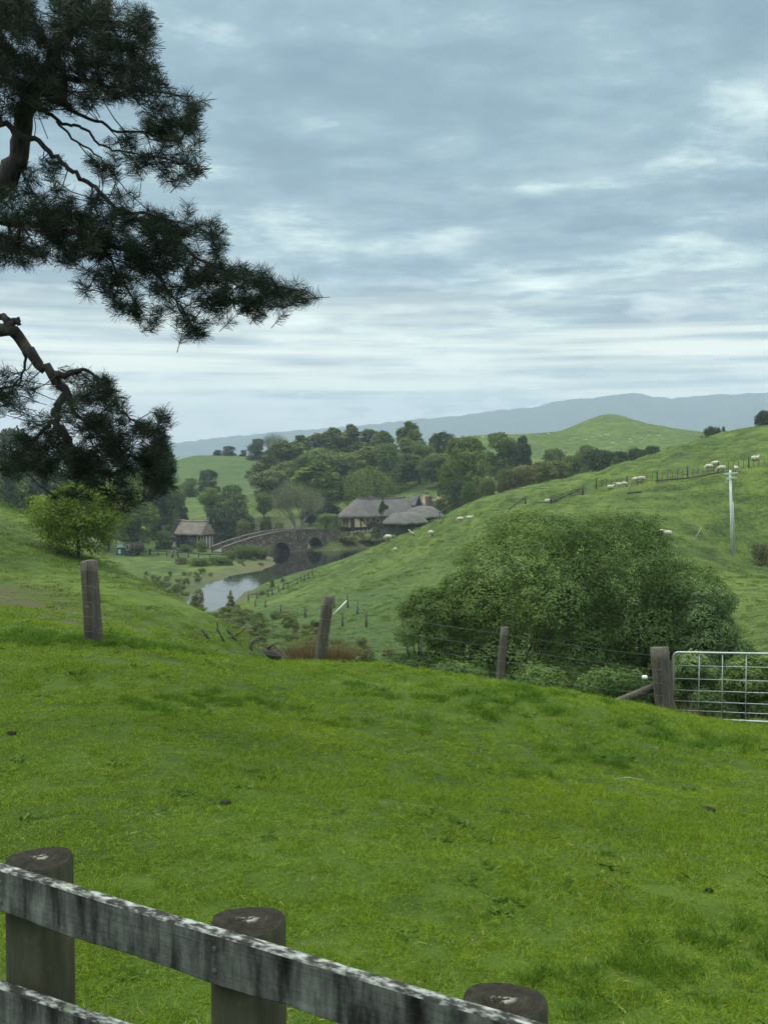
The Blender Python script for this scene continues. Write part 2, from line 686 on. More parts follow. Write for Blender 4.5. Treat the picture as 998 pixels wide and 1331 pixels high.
def leaf_mat(name, dark, light, trans=0.3, rough=0.6, inst=False):
    m, t, out = mat(name)
    a = attr(t, 'var')
    big = noise(t, pos(t), 0.9, 2, 0.5)
    oi = t.nodes.new('ShaderNodeObjectInfo').outputs['Random']
    f = mth(t, 'ADD', mth(t, 'MULTIPLY', a, 0.75), mth(t, 'MULTIPLY', big, 0.35))
    f = mth(t, 'ADD', f, mth(t, 'MULTIPLY', oi, 0.15))
    c = ramp(t, [(0.2, dark), (0.95, light)], f)
    hue = ramp(t, [(0.40, 0.0), (0.62, 0.75)], noise(t, pos(t), 0.33, 4, 0.6))
    c = mixc(t, hue, c, mixc(t, 1.0, c, (1.14, 1.03, 0.9), 'MULTIPLY'))
    b = t.nodes.new('ShaderNodeBsdfPrincipled')
    b.inputs['Roughness'].default_value = rough
    b.inputs['Specular IOR Level'].default_value = 0.06
    t.links.new(c, b.inputs['Base Color'])
    tr = t.nodes.new('ShaderNodeBsdfTranslucent')
    t.links.new(mixc(t, 1.0, c, (1.15, 1.2, 0.7), 'MULTIPLY'), tr.inputs[0])
    mx = t.nodes.new('ShaderNodeMixShader')
    mx.inputs[0].default_value = trans
    t.links.new(b.outputs[0], mx.inputs[1])
    t.links.new(tr.outputs[0], mx.inputs[2])
    t.links.new(mx.outputs[0], out.inputs[0])
    return m


def ground_material():
    m, t, out = mat('pasture')
    b = principled(t, out, 0.9, 0.15)
    P = pos(t)
    big = noise(t, P, 0.05, 4, 0.55)
    mid = noise(t, P, 0.35, 5, 0.6)
    fine = noise(t, P, 2.6, 6, 0.7)
    vf = noise(t, P, 14.0, 5, 0.7)
    f = mth(t, 'ADD', mth(t, 'MULTIPLY', mid, 0.40), mth(t, 'MULTIPLY', fine, 0.42))
    f = mth(t, 'ADD', f, mth(t, 'MULTIPLY', big, 0.18))
    far = attr(t, 'far')
    c_near = ramp(t, [(0.36, (0.032, 0.060, 0.006)), (0.52, (0.062, 0.106, 0.010)), (0.66, (0.105, 0.160, 0.016))], f)
    c_far = ramp(t, [(0.41, (0.024, 0.044, 0.010)), (0.49, (0.058, 0.092, 0.016)), (0.58, (0.108, 0.150, 0.028))], f)
    c = mixc(t, far, c_near, c_far)
    dry = ramp(t, [(0.56, 0.0), (0.70, 0.55)], noise(t, P, 0.9, 4, 0.65))
    c = mixc(t, mth(t, 'MULTIPLY', dry, 0.45), c, (0.135, 0.155, 0.045))
    soil = mth(t, 'MULTIPLY', attr(t, 'soil'), ramp(t, [(0.30, 0.0), (0.50, 1.0)], noise(t, P, 1.3, 5, 0.65)))
    c = mixc(t, soil, c, ramp(t, [(0.3, (0.045, 0.034, 0.022)), (0.7, (0.13, 0.10, 0.062))], vf))
    mud = attr(t, 'mud')
    c = mixc(t, mth(t, 'MULTIPLY', mud, ramp(t, [(0.30, 0.4), (0.55, 1.0)], mid)), c,
             ramp(t, [(0.3, (0.060, 0.056, 0.028)), (0.55, (0.105, 0.098, 0.048)), (0.75, (0.16, 0.142, 0.078))], fine))
    rank = attr(t, 'rank')  # rank grass, plus the shade coloured onto the left hill
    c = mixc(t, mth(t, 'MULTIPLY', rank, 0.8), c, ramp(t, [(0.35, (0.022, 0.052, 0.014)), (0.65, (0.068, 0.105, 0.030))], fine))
    t.links.new(c, b.inputs['Base Color'])
    hb = mth(t, 'ADD', mth(t, 'MULTIPLY', fine, 0.7), mth(t, 'MULTIPLY', vf, 0.12))
    t.links.new(bump(t, hb, 0.9, 0.35), b.inputs['Normal'])
    return m


def stone_mat(name, c1, c2, scale=1.6, mortar=(0.05, 0.05, 0.045)):
    m, t, out = mat(name)
    b = principled(t, out, 0.95, 0.15)
    P = mapping(t, objco(t), scale=(1, 1, 1.5))
    vo = t.nodes.new('ShaderNodeTexVoronoi')
    vo.inputs['Scale'].default_value = scale
    t.links.new(P, vo.inputs['Vector'])
    ve = t.nodes.new('ShaderNodeTexVoronoi')
    ve.feature = 'DISTANCE_TO_EDGE'
    ve.inputs['Scale'].default_value = scale
    t.links.new(P, ve.inputs['Vector'])
    sepc = t.nodes.new('ShaderNodeSeparateColor')
    t.links.new(vo.outputs['Color'], sepc.inputs[0])
    n = noise(t, P, 5, 5, 0.65)
    c = mixc(t, sepc.outputs[0], c1, c2)
    c = mixc(t, ramp(t, [(0.35, 0.0), (0.7, 0.6)], n), c, (c1[0] * 0.6, c1[1] * 0.62, c1[2] * 0.55))
    e = ramp(t, [(0.02, 0.0), (0.09, 1.0)], ve.outputs['Distance'])
    c = mixc(t, e, mortar, c)
    t.links.new(c, b.inputs['Base Color'])
    t.links.new(bump(t, mth(t, 'ADD', e, mth(t, 'MULTIPLY', n, 0.6)), 0.7, 0.06), b.inputs['Normal'])
    return m


def thatch_mat(name, c1, c2, c3):
    m, t, out = mat(name)
    b = principled(t, out, 1.0, 0.1)
    O = objco(t)
    n1 = noise(t, mapping(t, O, scale=(3.5, 1.0, 1.0)), 3.0, 6, 0.7)
    n2 = noise(t, O, 0.55, 4, 0.6)
    n3 = noise(t, mapping(t, O, scale=(0.5, 0.5, 4.0)), 1.2, 4, 0.6)
    f = mth(t, 'ADD', mth(t, 'MULTIPLY', n1, 0.5), mth(t, 'MULTIPLY', n2, 0.3))
    f = mth(t, 'ADD', f, mth(t, 'MULTIPLY', n3, 0.2))
    c = ramp(t, [(0.34, c1), (0.5, c2), (0.66, c3)], f)
    t.links.new(c, b.inputs['Base Color'])
    t.links.new(bump(t, mth(t, 'ADD', n1, n3), 0.8, 0.10), b.inputs['Normal'])
    return m


def post_mat(name, c1, c2, c3, grain=(30, 30, 1.2), lich_amt=0.7):
    m, t, out = mat(name)
    b = principled(t, out, 0.9, 0.2)
    O = objco(t)
    g = noise(t, mapping(t, O, scale=grain), 1.0, 6, 0.7)
    bl = noise(t, O, 3.0, 5, 0.65)
    c = ramp(t, [(0.30, c1), (0.5, c2), (0.72, c3)], mth(t, 'ADD', mth(t, 'MULTIPLY', g, 0.6), mth(t, 'MULTIPLY', bl, 0.4)))
    lich = ramp(t, [(0.60, 0.0), (0.70, lich_amt)], noise(t, O, 11.0, 5, 0.65))
    c = mixc(t, lich, c, (0.21, 0.23, 0.17))
    crack = ramp(t, [(0.30, 1.0), (0.38, 0.0)], noise(t, mapping(t, O, scale=(grain[0] * 0.8, grain[1] * 0.8, grain[2] * 0.45)), 1.0, 3, 0.6))
    c = mixc(t, mth(t, 'MULTIPLY', crack, 0.85), c, (0.012, 0.011, 0.010))
    t.links.new(c, b.inputs['Base Color'])
    h = mth(t, 'SUBTRACT', g, mth(t, 'MULTIPLY', crack, 0.8))
    t.links.new(bump(t, h, 0.8, 0.012), b.inputs['Normal'])
    return m


def rail_face_mat():
    """old whitewashed board: pale film, black mould runs"""
    m, t, out = mat('weathered_whitewash')
    b = principled(t, out, 0.85, 0.2)
    O = objco(t)
    runs = noise(t, mapping(t, O, scale=(9, 9, 1.8)), 1.0, 6, 0.65, 0.2)
    big = noise(t, mapping(t, O, scale=(5, 5, 3)), 1.0, 5, 0.62)
    grain = noise(t, mapping(t, O, scale=(1.5, 1.5, 75)), 1.0, 4, 0.6, 0.6)
    fine = noise(t, O, 60, 4, 0.7)
    f = mth(t, 'ADD', mth(t, 'MULTIPLY', runs, 0.58), mth(t, 'MULTIPLY', big, 0.34))
    f = mth(t, 'ADD', f, mth(t, 'MULTIPLY', fine, 0.08))
    c = ramp(t, [(0.415, (0.006, 0.006, 0.006)), (0.475, (0.034, 0.034, 0.031)), (0.53, (0.088, 0.089, 0.082)), (0.63, (0.195, 0.198, 0.186))], f)
    c = mixc(t, mth(t, 'MULTIPLY', ramp(t, [(0.36, 1.0), (0.46, 0.0)], grain), 0.22), c, (0.03, 0.03, 0.03))
    t.links.new(c, b.inputs['Base Color'])
    t.links.new(bump(t, mth(t, 'ADD', grain, mth(t, 'MULTIPLY', fine, 0.5)), 0.5, 0.004), b.inputs['Normal'])
    return m


def rail_top_mat():
    m, t, out = mat('lichen_crust')
    b = principled(t, out, 0.95, 0.1)
    O = objco(t)
    n = noise(t, mapping(t, O, scale=(0.6, 1.2, 1)), 34, 5, 0.62)
    n2 = noise(t, O, 4.0, 4, 0.6)
    c = ramp(t, [(0.44, (0.030, 0.030, 0.028)), (0.52, (0.12, 0.125, 0.115)), (0.64, (0.30, 0.315, 0.295))], mth(t, 'ADD', n, mth(t, 'MULTIPLY', mth(t, 'SUBTRACT', n2, 0.5), 0.35)))
    gr = ramp(t, [(0.62, 0.0), (0.70, 0.6)], noise(t, O, 7, 3, 0.6))
    c = mixc(t, gr, c, (0.22, 0.27, 0.15))
    t.links.new(c, b.inputs['Base Color'])
    t.links.new(bump(t, n, 0.6, 0.006), b.inputs['Normal'])
    return m


def post_top_mat():
    m, t, out = mat('mossy_end_grain')
    b = principled(t, out, 0.95, 0.1)
    O = objco(t)
    wv = t.nodes.new('ShaderNodeTexWave')
    wv.wave_type = 'RINGS'
    wv.rings_direction = 'Z'
    wv.inputs['Scale'].default_value = 22
    wv.inputs['Distortion'].default_value = 5
    wv.inputs['Detail'].default_value = 3
    t.links.new(O, wv.inputs['Vector'])
    n = noise(t, O, 26, 5, 0.65)
    c = ramp(t, [(0.3, (0.012, 0.011, 0.008)), (0.55, (0.030, 0.027, 0.020)), (0.75, (0.062, 0.057, 0.043))], mth(t, 'ADD', mth(t, 'MULTIPLY', wv.outputs[1], 0.07), mth(t, 'MULTIPLY', n, 0.8)))
    cen = t.nodes.new('ShaderNodeVectorMath')
    cen.operation = 'LENGTH'
    t.links.new(mapping(t, O, scale=(1, 1.6, 0)), cen.inputs[0])
    spotm = mth(t, 'MULTIPLY', ramp(t, [(0.018, 1.0), (0.042, 0.0)], cen.outputs['Value']), ramp(t, [(0.50, 0.0), (0.57, 1.0)], noise(t, O, 55, 4, 0.6)))
    c = mixc(t, spotm, c, (0.22, 0.22, 0.18))
    t.links.new(c, b.inputs['Base Color'])
    t.links.new(bump(t, n, 0.7, 0.008), b.inputs['Normal'])
    return m


def water_mat():
    m, t, out = mat('pond_water')
    b = principled(t, out, 0.04, 0.5)
    b.inputs['Base Color'].default_value = (0.012, 0.015, 0.012, 1)
    b.inputs['IOR'].default_value = 1.33
    n = noise(t, mapping(t, pos(t), scale=(1.0, 0.6, 1)), 0.9, 3, 0.5)
    t.links.new(bump(t, n, 0.10, 0.10), b.inputs['Normal'])
    return m


M = {}
M['ground'] = ground_material()
M['blade'] = leaf_mat('grass_blades', (0.050, 0.098, 0.009), (0.215, 0.315, 0.032), 0.35, 0.55)
M['blade_far'] = leaf_mat('hill_grass', (0.036, 0.066, 0.010), (0.140, 0.190, 0.030), 0.3, 0.6)
M['rank'] = leaf_mat('rank_grass', (0.026, 0.066, 0.008), (0.105, 0.195, 0.022), 0.3, 0.6)
M['rush'] = leaf_mat('dry_rush', (0.080, 0.058, 0.034), (0.22, 0.175, 0.10), 0.2, 0.7)
M['reed'] = leaf_mat('green_reed', (0.05, 0.085, 0.035), (0.16, 0.21, 0.095), 0.25, 0.7)
M['pine'] = leaf_mat('pine_needles', (0.007, 0.014, 0.011), (0.028, 0.043, 0.024), 0.12, 0.5)
M['bush'] = leaf_mat('bush_leaves', (0.033, 0.070, 0.020), (0.148, 0.222, 0.068), 0.28)
M['bush_pale'] = leaf_mat('pale_bush_leaves', (0.050, 0.095, 0.034), (0.180, 0.255, 0.105), 0.3)
M['young'] = leaf_mat('spring_leaves', (0.070, 0.118, 0.022), (0.20, 0.27, 0.060), 0.35)
M['dark'] = leaf_mat('dark_evergreen', (0.028, 0.048, 0.024), (0.078, 0.108, 0.046), 0.15)
M['mid'] = leaf_mat('mid_green_leaves', (0.055, 0.094, 0.032), (0.155, 0.210, 0.066), 0.25)
M['olive'] = leaf_mat('olive_leaves', (0.070, 0.098, 0.034), (0.180, 0.215, 0.072), 0.25)
M['fresh'] = leaf_mat('fresh_green_leaves', (0.060, 0.100, 0.024), (0.165, 0.215, 0.058), 0.3)
M['brown'] = leaf_mat('brownish_scrub', (0.080, 0.090, 0.036), (0.20, 0.195, 0.085), 0.2)
M['grey'] = leaf_mat('grey_bare_twigs', (0.085, 0.10, 0.055), (0.20, 0.22, 0.13), 0.1, 0.8)
M['bark'] = simple('bark', (0.030, 0.026, 0.021), (0.095, 0.082, 0.066), 5, 0.95, 0.7, 0.03, (2, 2, 0.6))
M['pinebark'] = simple('pine_bark', (0.016, 0.014, 0.013), (0.060, 0.054, 0.048), 9, 0.95, 0.8, 0.03, (1.5, 1.5, 0.7))
M['palebark'] = simple('pale_bark', (0.10, 0.095, 0.08), (0.24, 0.22, 0.185), 5, 0.95, 0.5, 0.02, (2, 2, 0.6))
M['deadwood'] = simple('dead_wood', (0.022, 0.020, 0.018), (0.085, 0.080, 0.070), 9, 0.95, 0.6, 0.01, (1, 1, 1))
M['post'] = post_mat('weathered_post', (0.030, 0.027, 0.022), (0.085, 0.075, 0.060), (0.17, 0.155, 0.125))
M['postfar'] = simple('fence_wood', (0.035, 0.032, 0.026), (0.10, 0.092, 0.075), 4, 0.95, 0.4, 0.01)
M['paletimber'] = simple('bleached_timber', (0.22, 0.21, 0.19), (0.42, 0.41, 0.37), 5, 0.9, 0.3, 0.01)
M['nearpost'] = post_mat('treated_round_post', (0.022, 0.023, 0.013), (0.052, 0.052, 0.032), (0.095, 0.090, 0.060), (14, 14, 1.6), 0.12)
M['posttop'] = post_top_mat()
M['rail'] = rail_face_mat()
M['railtop'] = rail_top_mat()
M['galv'] = simple('galvanised_steel', (0.27, 0.30, 0.30), (0.42, 0.45, 0.45), 30, 0.5, 0.1, 0.002, spec=0.5, metal=0.35)
M['wire'] = simple('fence_wire', (0.16, 0.17, 0.16), (0.28, 0.29, 0.28), 20, 0.5, 0.1, 0.001, spec=0.5, metal=0.4)
M['white'] = simple('white_plastic', (0.68, 0.70, 0.66), (0.80, 0.81, 0.78), 10, 0.4, 0.05, 0.001)
M['polegrey'] = simple('concrete_pole', (0.46, 0.50, 0.50), (0.66, 0.69, 0.69), 3, 0.8, 0.1, 0.01, (1, 1, 0.3))
M['insul'] = simple('insulator_glaze', (0.10, 0.08, 0.06), (0.20, 0.17, 0.13), 10, 0.3, 0.05, 0.001, spec=0.5)
M['wool'] = simple('sheep_wool', (0.34, 0.31, 0.24), (0.60, 0.56, 0.46), 9, 1.0, 0.8, 0.03)
M['face'] = simple('sheep_face', (0.40, 0.36, 0.30), (0.60, 0.55, 0.47), 9, 0.9, 0.2, 0.01)
M['stone'] = stone_mat('bridge_stone', (0.235, 0.190, 0.150), (0.075, 0.064, 0.054), 0.95)
M['coping'] = simple('coping_stone', (0.075, 0.068, 0.058), (0.17, 0.155, 0.13), 2.5, 0.95, 0.5, 0.03)
M['rubble'] = stone_mat('rubble_wall', (0.12, 0.108, 0.095), (0.062, 0.056, 0.050), 1.8)
M['whitestone'] = stone_mat('pale_boulders', (0.40, 0.40, 0.36), (0.28, 0.28, 0.25), 1.8, (0.08, 0.09, 0.06))
M['thatch'] = thatch_mat('grey_thatch', (0.062, 0.060, 0.056), (0.122, 0.116, 0.108), (0.20, 0.19, 0.175))
M['thatch_brown'] = thatch_mat('brown_thatch', (0.075, 0.065, 0.052), (0.16, 0.138, 0.112), (0.27, 0.235, 0.19))
M['ridge'] = thatch_mat('thatch_ridge', (0.11, 0.10, 0.085), (0.19, 0.175, 0.15), (0.30, 0.28, 0.24))
M['plaster'] = simple('cream_plaster', (0.44, 0.34, 0.19), (0.62, 0.50, 0.31), 1.2, 0.9, 0.2, 0.02)
M['plasterw'] = simple('pale_plaster', (0.26, 0.26, 0.23), (0.44, 0.44, 0.40), 1.2, 0.9, 0.2, 0.02)
M['timber'] = simple('dark_oak', (0.022, 0.018, 0.014), (0.060, 0.048, 0.036), 4, 0.9, 0.3, 0.01)
M['brick'] = simple('brick_red', (0.10, 0.062, 0.050), (0.19, 0.12, 0.095), 4, 0.9, 0.4, 0.02)
M['glass'] = simple('window_glass', (0.03, 0.035, 0.035), (0.06, 0.065, 0.065), 3, 0.1, 0.02, 0.001, spec=0.6)
M['barrel'] = simple('barrel_staves', (0.030, 0.022, 0.016), (0.085, 0.062, 0.045), 4, 0.85, 0.3, 0.01, (1, 6, 6))
M['iron'] = simple('dull_iron', (0.05, 0.05, 0.05), (0.12, 0.12, 0.115), 12, 0.6, 0.1, 0.003, spec=0.4)
M['hoop'] = simple('pale_ring', (0.20, 0.19, 0.16), (0.34, 0.32, 0.28), 8, 0.8, 0.1, 0.003)
M['canvas'] = simple('pale_canvas', (0.50, 0.56, 0.55), (0.66, 0.70, 0.68), 2, 0.9, 0.2, 0.02)
M['canvasgreen'] = simple('green_canvas', (0.015, 0.075, 0.062), (0.035, 0.13, 0.105), 2, 0.9, 0.2, 0.02)
M['cloth'] = simple('dark_blue_clothing', (0.012, 0.020, 0.024), (0.035, 0.046, 0.050), 6, 0.95, 0.2, 0.01)
M['cloth2'] = simple('dark_trousers', (0.012, 0.012, 0.014), (0.028, 0.027, 0.028), 6, 0.95, 0.2, 0.01)
M['skin'] = simple('skin', (0.42, 0.27, 0.20), (0.52, 0.34, 0.26), 8, 0.6, 0.05, 0.002)
M['hair'] = simple('hair', (0.020, 0.014, 0.010), (0.045, 0.032, 0.022), 20, 0.7, 0.2, 0.003)
M['dung'] = simple('dried_dung', (0.006, 0.006, 0.006), (0.018, 0.016, 0.013), 14, 0.95, 0.8, 0.02)
M['gravel'] = simple('pale_gravel', (0.30, 0.28, 0.23), (0.46, 0.43, 0.36), 3, 0.95, 0.4, 0.02)
M['water'] = water_mat()
M['forest'] = simple('forest_slopes', (0.018, 0.036, 0.022), (0.050, 0.075, 0.040), 0.02, 0.95, 0.6, 12.0)

# ------------------------------------------------------------------ ground sheet


def soil_at(x, y):
    s = np.zeros_like(x)
    for (px, D, rx, ry, a) in ((20, 23, 1.5, 1.5, 1.0), (70, 21.5, 1.0, 1.3, 1.0), (100, 19.6, .7, .9, .9), (-40, 25, 1.6, 1.8, 1.0), (152, 18.4, .55, .8, 1.0), (190, 18.6, .5, .6, .8)):
        c = at(px, 600, D)
        q = ((x - c.x) / rx) ** 2 + ((y - c.y) / ry) ** 2
        s = np.maximum(s, a * np.exp(-q))
    return s


def build_ground():
    th = np.concatenate([np.linspace(-pi, -0.75, 40, endpoint=False), np.linspace(-0.75, -0.40, 50, endpoint=False),
                         np.linspace(-0.40, 0.40, 560, endpoint=False), np.linspace(0.40, 0.75, 50, endpoint=False),
                         np.linspace(0.75, pi, 41)])
    rr = np.concatenate([[0.3, 0.8, 1.4], np.exp(np.linspace(log(2.0), log(40), 200, endpoint=False)),
                         np.exp(np.linspace(log(40), log(200), 330, endpoint=False)),
                         np.exp(np.linspace(log(200), log(640), 120, endpoint=False)),
                         np.exp(np.linspace(log(640), log(6000), 24))])
    T, R = np.meshgrid(th, rr)
    x = (R * np.sin(T)).ravel()
    y = (R * np.cos(T)).ravel()
    z = ground(x, y)
    nr, nc = T.shape
    idx = np.arange(nr * nc).reshape(nr, nc)
    Fq = np.stack([idx[:-1, :-1], idx[:-1, 1:], idx[1:, 1:], idx[1:, :-1]], -1).reshape(-1, 4)[:, ::-1]
    r = R.ravel()
    sd_ = np.full(r.shape, 50.0)
    k = (r > 100) & (r < 340) & (np.abs(T.ravel()) < 0.4)
    sd_[k] = poly_sd(x[k], y[k], POND)
    left = sstep(8, -2, x)
    mudw = np.where(x < onz(345, 745, WZ).x + 2, 9.0, 3.0)
    mud = np.clip(1.15 - np.abs(sd_) / mudw, 0, 1) * sstep(0, 1.5, sd_ + 1.5)
    # bare ground worn by stock on the left spur
    soil = soil_at(x, y)
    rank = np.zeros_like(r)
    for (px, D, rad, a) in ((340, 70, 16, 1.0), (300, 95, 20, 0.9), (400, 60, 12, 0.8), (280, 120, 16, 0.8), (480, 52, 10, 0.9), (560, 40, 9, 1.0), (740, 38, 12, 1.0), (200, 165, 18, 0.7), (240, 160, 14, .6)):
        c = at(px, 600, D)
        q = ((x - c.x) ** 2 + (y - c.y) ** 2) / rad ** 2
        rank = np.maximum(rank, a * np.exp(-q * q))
    rank = np.maximum(rank, .75 * sstep(330, 400, r) * (1 - sstep(560, 700, r)) * sstep(-.05, -.12, T.ravel()))  # left hill: rough pasture, its shade put in as a darker colour
    far = sstep(16, 45, r)
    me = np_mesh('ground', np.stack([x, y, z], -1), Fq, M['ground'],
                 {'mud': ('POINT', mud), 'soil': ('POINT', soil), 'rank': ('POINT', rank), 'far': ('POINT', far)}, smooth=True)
    tag(link('ground', me), kind='structure')


build_ground()

# pond
mb = MB()
c0 = POND.mean(0)
ring = []
for i in range(len(POND)):
    a, b = POND[i], POND[(i + 1) % len(POND)]
    d = (b - a)
    nrm = np.array((d[1], -d[0])) / np.linalg.norm(d)
    for t in (0, 0.5):
        ring.append(a + d * t)
ring = np.array(ring)
ctr = ring.mean(0)
x0, y0 = ring.min(0) - 12
x1, y1 = ring.max(0) + 12
# one level sheet of water; the banks of the ground sheet shape its edge
mb.add([(x0, y0, WZ), (x1, y0, WZ), (x1, y1, WZ), (x0, y1, WZ)], [(0, 1, 2, 3)])
tag(mb.build('water', M['water']), kind='structure')

# far range
MT_PX = [(-700, 560), (-400, 575), (-150, 585), (0, 588), (150, 583), (232, 576), (300, 568), (350, 563), (430, 556), (500, 549),
         (560, 543), (592, 541), (640, 534), (690, 530), (722, 522), (760, 518), (800, 513), (826, 510), (850, 515), (880, 517),
         (920, 513), (960, 512), (998, 510), (1100, 514), (1250, 530), (1500, 545), (1900, 560)]


def build_range():
    D0 = 4600.0
    pts = np.array([tuple(at(a, b, D0)) for a, b in MT_PX])
    xs = np.linspace(pts[0, 0], pts[-1, 0], 700)
    crest = np.interp(xs, pts[:, 0], pts[:, 2])
    ys = np.linspace(-1, 1, 61)
    X, V_ = np.meshgrid(xs, ys)
    C = np.tile(crest, (len(ys), 1))
    Y = D0 + V_ * 900 + 120 * fbm(X / 600, X * 0 + 3, 3, 51)
    prof = 1 - np.abs(V_) ** 1.15
    base = 4.5
    rid = np.abs(fbm(X / 260.0, Y / 420.0, 4, 61))
    Z = base + (C - base) * prof - 90 * rid * (1 - prof) * prof * 2.2 + 7 * fbm(X / 22.0, Y / 40.0, 2, 71) * prof
    Z = np.maximum(Z, base)
    nr, nc = X.shape
    idx = np.arange(nr * nc).reshape(nr, nc)
    Fq = np.stack([idx[:-1, :-1], idx[:-1, 1:], idx[1:, 1:], idx[1:, :-1]], -1).reshape(-1, 4)
    me = np_mesh('hills', np.stack([X.ravel(), Y.ravel(), Z.ravel()], -1), Fq, M['forest'], smooth=True)
    tag(link('hills', me), kind='structure')


build_range()

# haze: the damp air between here and the range
m, t, out = mat('haze')
pv = t.nodes.new('ShaderNodeVolumePrincipled')
pv.inputs['Color'].default_value = (0.62, 0.76, 0.91, 1)
pv.inputs['Density'].default_value = 0.00023
pv.inputs['Anisotropy'].default_value = 0.0
t.links.new(pv.outputs[0], out.inputs['Volume'])
M['haze'] = m
mb = MB()
mb.box((0, 0, (2.5 + 380) / 2), (12400, 12400, 380 - 2.5))
hz = mb.build('haze', M['haze'])
tag(hz, kind='stuff')
hz['label'] = 'thin damp air over the valley that fades the far range'
hz['category'] = 'haze'

# path beyond the pond
mb = MB()
pp = [spot(322, 292), spot(338, 287), spot(352, 279), spot(368, 272), spot(392, 266), spot(415, 262)]
vs = []
sub = []
for i in range(len(pp) - 1):
    for k in range(6):
        sub.append(pp[i].lerp(pp[i + 1], k / 6))
sub.append(pp[-1])
for p in sub:
    for dy in (-1.6, 0, 1.6):
        q = (p.x, p.y + dy * 1.3)
        vs.append((q[0], q[1], gz(*q) + 0.12))
fs = []
for i in range(len(sub) - 1):
    for k in range(2):
        a = i * 3 + k
        fs.append((a, a + 3, a + 4, a + 1))
mb.add(vs, fs)
tag(mb.build('path', M['gravel']), kind='structure')

# ------------------------------------------------------------------ foliage


def unit(v):
    return v / np.maximum(np.linalg.norm(v, axis=-1, keepdims=True), 1e-9)


def cards(P, Nn, size, rng, asp=0.6, fold=0.0):
    """leaf sized four-cornered faces at P, roughly facing Nn"""
    n = len(P)
    Nn = unit(Nn)
    r = unit(rng.normal(size=(n, 3)))
    a = unit(np.cross(Nn, r))
    b = np.cross(Nn, a)
    s = np.asarray(size).reshape(-1, 1)
    V = np.empty((n, 4, 3))
    V[:, 0] = P - a * s * 0.5
    V[:, 1] = P + b * s * asp * 0.5 + Nn * s * 0.12
    V[:, 2] = P + a * s * 0.5
    V[:, 3] = P - b * s * asp * 0.5 + Nn * s * 0.12
    return V.reshape(-1, 3), np.arange(4 * n).reshape(n, 4)


def crown_lobes(kind, W, H, rng, k):
    L = []
    if kind in ('round', 'dome', 'tall', 'cone', 'umbrella'):
        z0 = {'round': 0.20, 'dome': 0.0, 'tall': 0.04, 'cone': 0.05, 'umbrella': 0.52}[kind]
        for i in range(k):
            u = (i + 0.5) / k
            if kind == 'umbrella':
                zz = rng.uniform(0.55, 0.92)
                pr = 0.48 * sqrt(max(0.05, 1 - ((zz - 0.58) / 0.42) ** 2))
                a = rng.uniform(0, 2 * pi)
                q = pr * sqrt(rng.uniform(0.1, 1))
                L.append((np.array([q * cos(a) * W, q * sin(a) * W, zz * H]), np.array([0.16 * W, 0.16 * W, 0.09 * H]) * rng.uniform(0.7, 1.2)))
                continue
            zz = z0 + (1 - z0) * (rng.uniform() ** (0.9 if kind != 'cone' else 1.4))
            t = (zz - z0) / (1 - z0)
            if kind == 'round':
                pr = 0.5 * sqrt(max(0.02, 1 - (2 * t - 0.95) ** 2))
            elif kind == 'dome':
                pr = 0.5 * sqrt(max(0.02, 1 - t ** 2.2))
            elif kind == 'tall':
                pr = 0.5 * (1 - t ** 2.5) * (0.65 + 0.35 * min(1, t * 4)) + 0.02
            else:
                pr = 0.5 * (1 - t) ** 0.8 + 0.02
            a = rng.uniform(0, 2 * pi)
            q = pr * (0.80 if i % 4 else rng.uniform(0.1, 0.5))
            lr = (0.165 if kind in ('round', 'dome') else 0.15) * W * (1.0 if k < 100 else 0.74) * rng.uniform(0.6, 1.25)
            if kind in ('tall', 'cone'):
                lr = min(lr, max(0.06 * W, pr * W * 0.75))
                rad = np.array([lr, lr, lr * (1.5 if kind == 'tall' else 0.9)])
            else:
                rad = np.array([lr, lr, lr * 0.85])
            z = min(zz * H, H - rad[2] * 0.9)
            L.append((np.array([q * cos(a) * W * 0.86, q * sin(a) * W * 0.86, max(z, rad[2] * 0.4)]), rad))
    return L


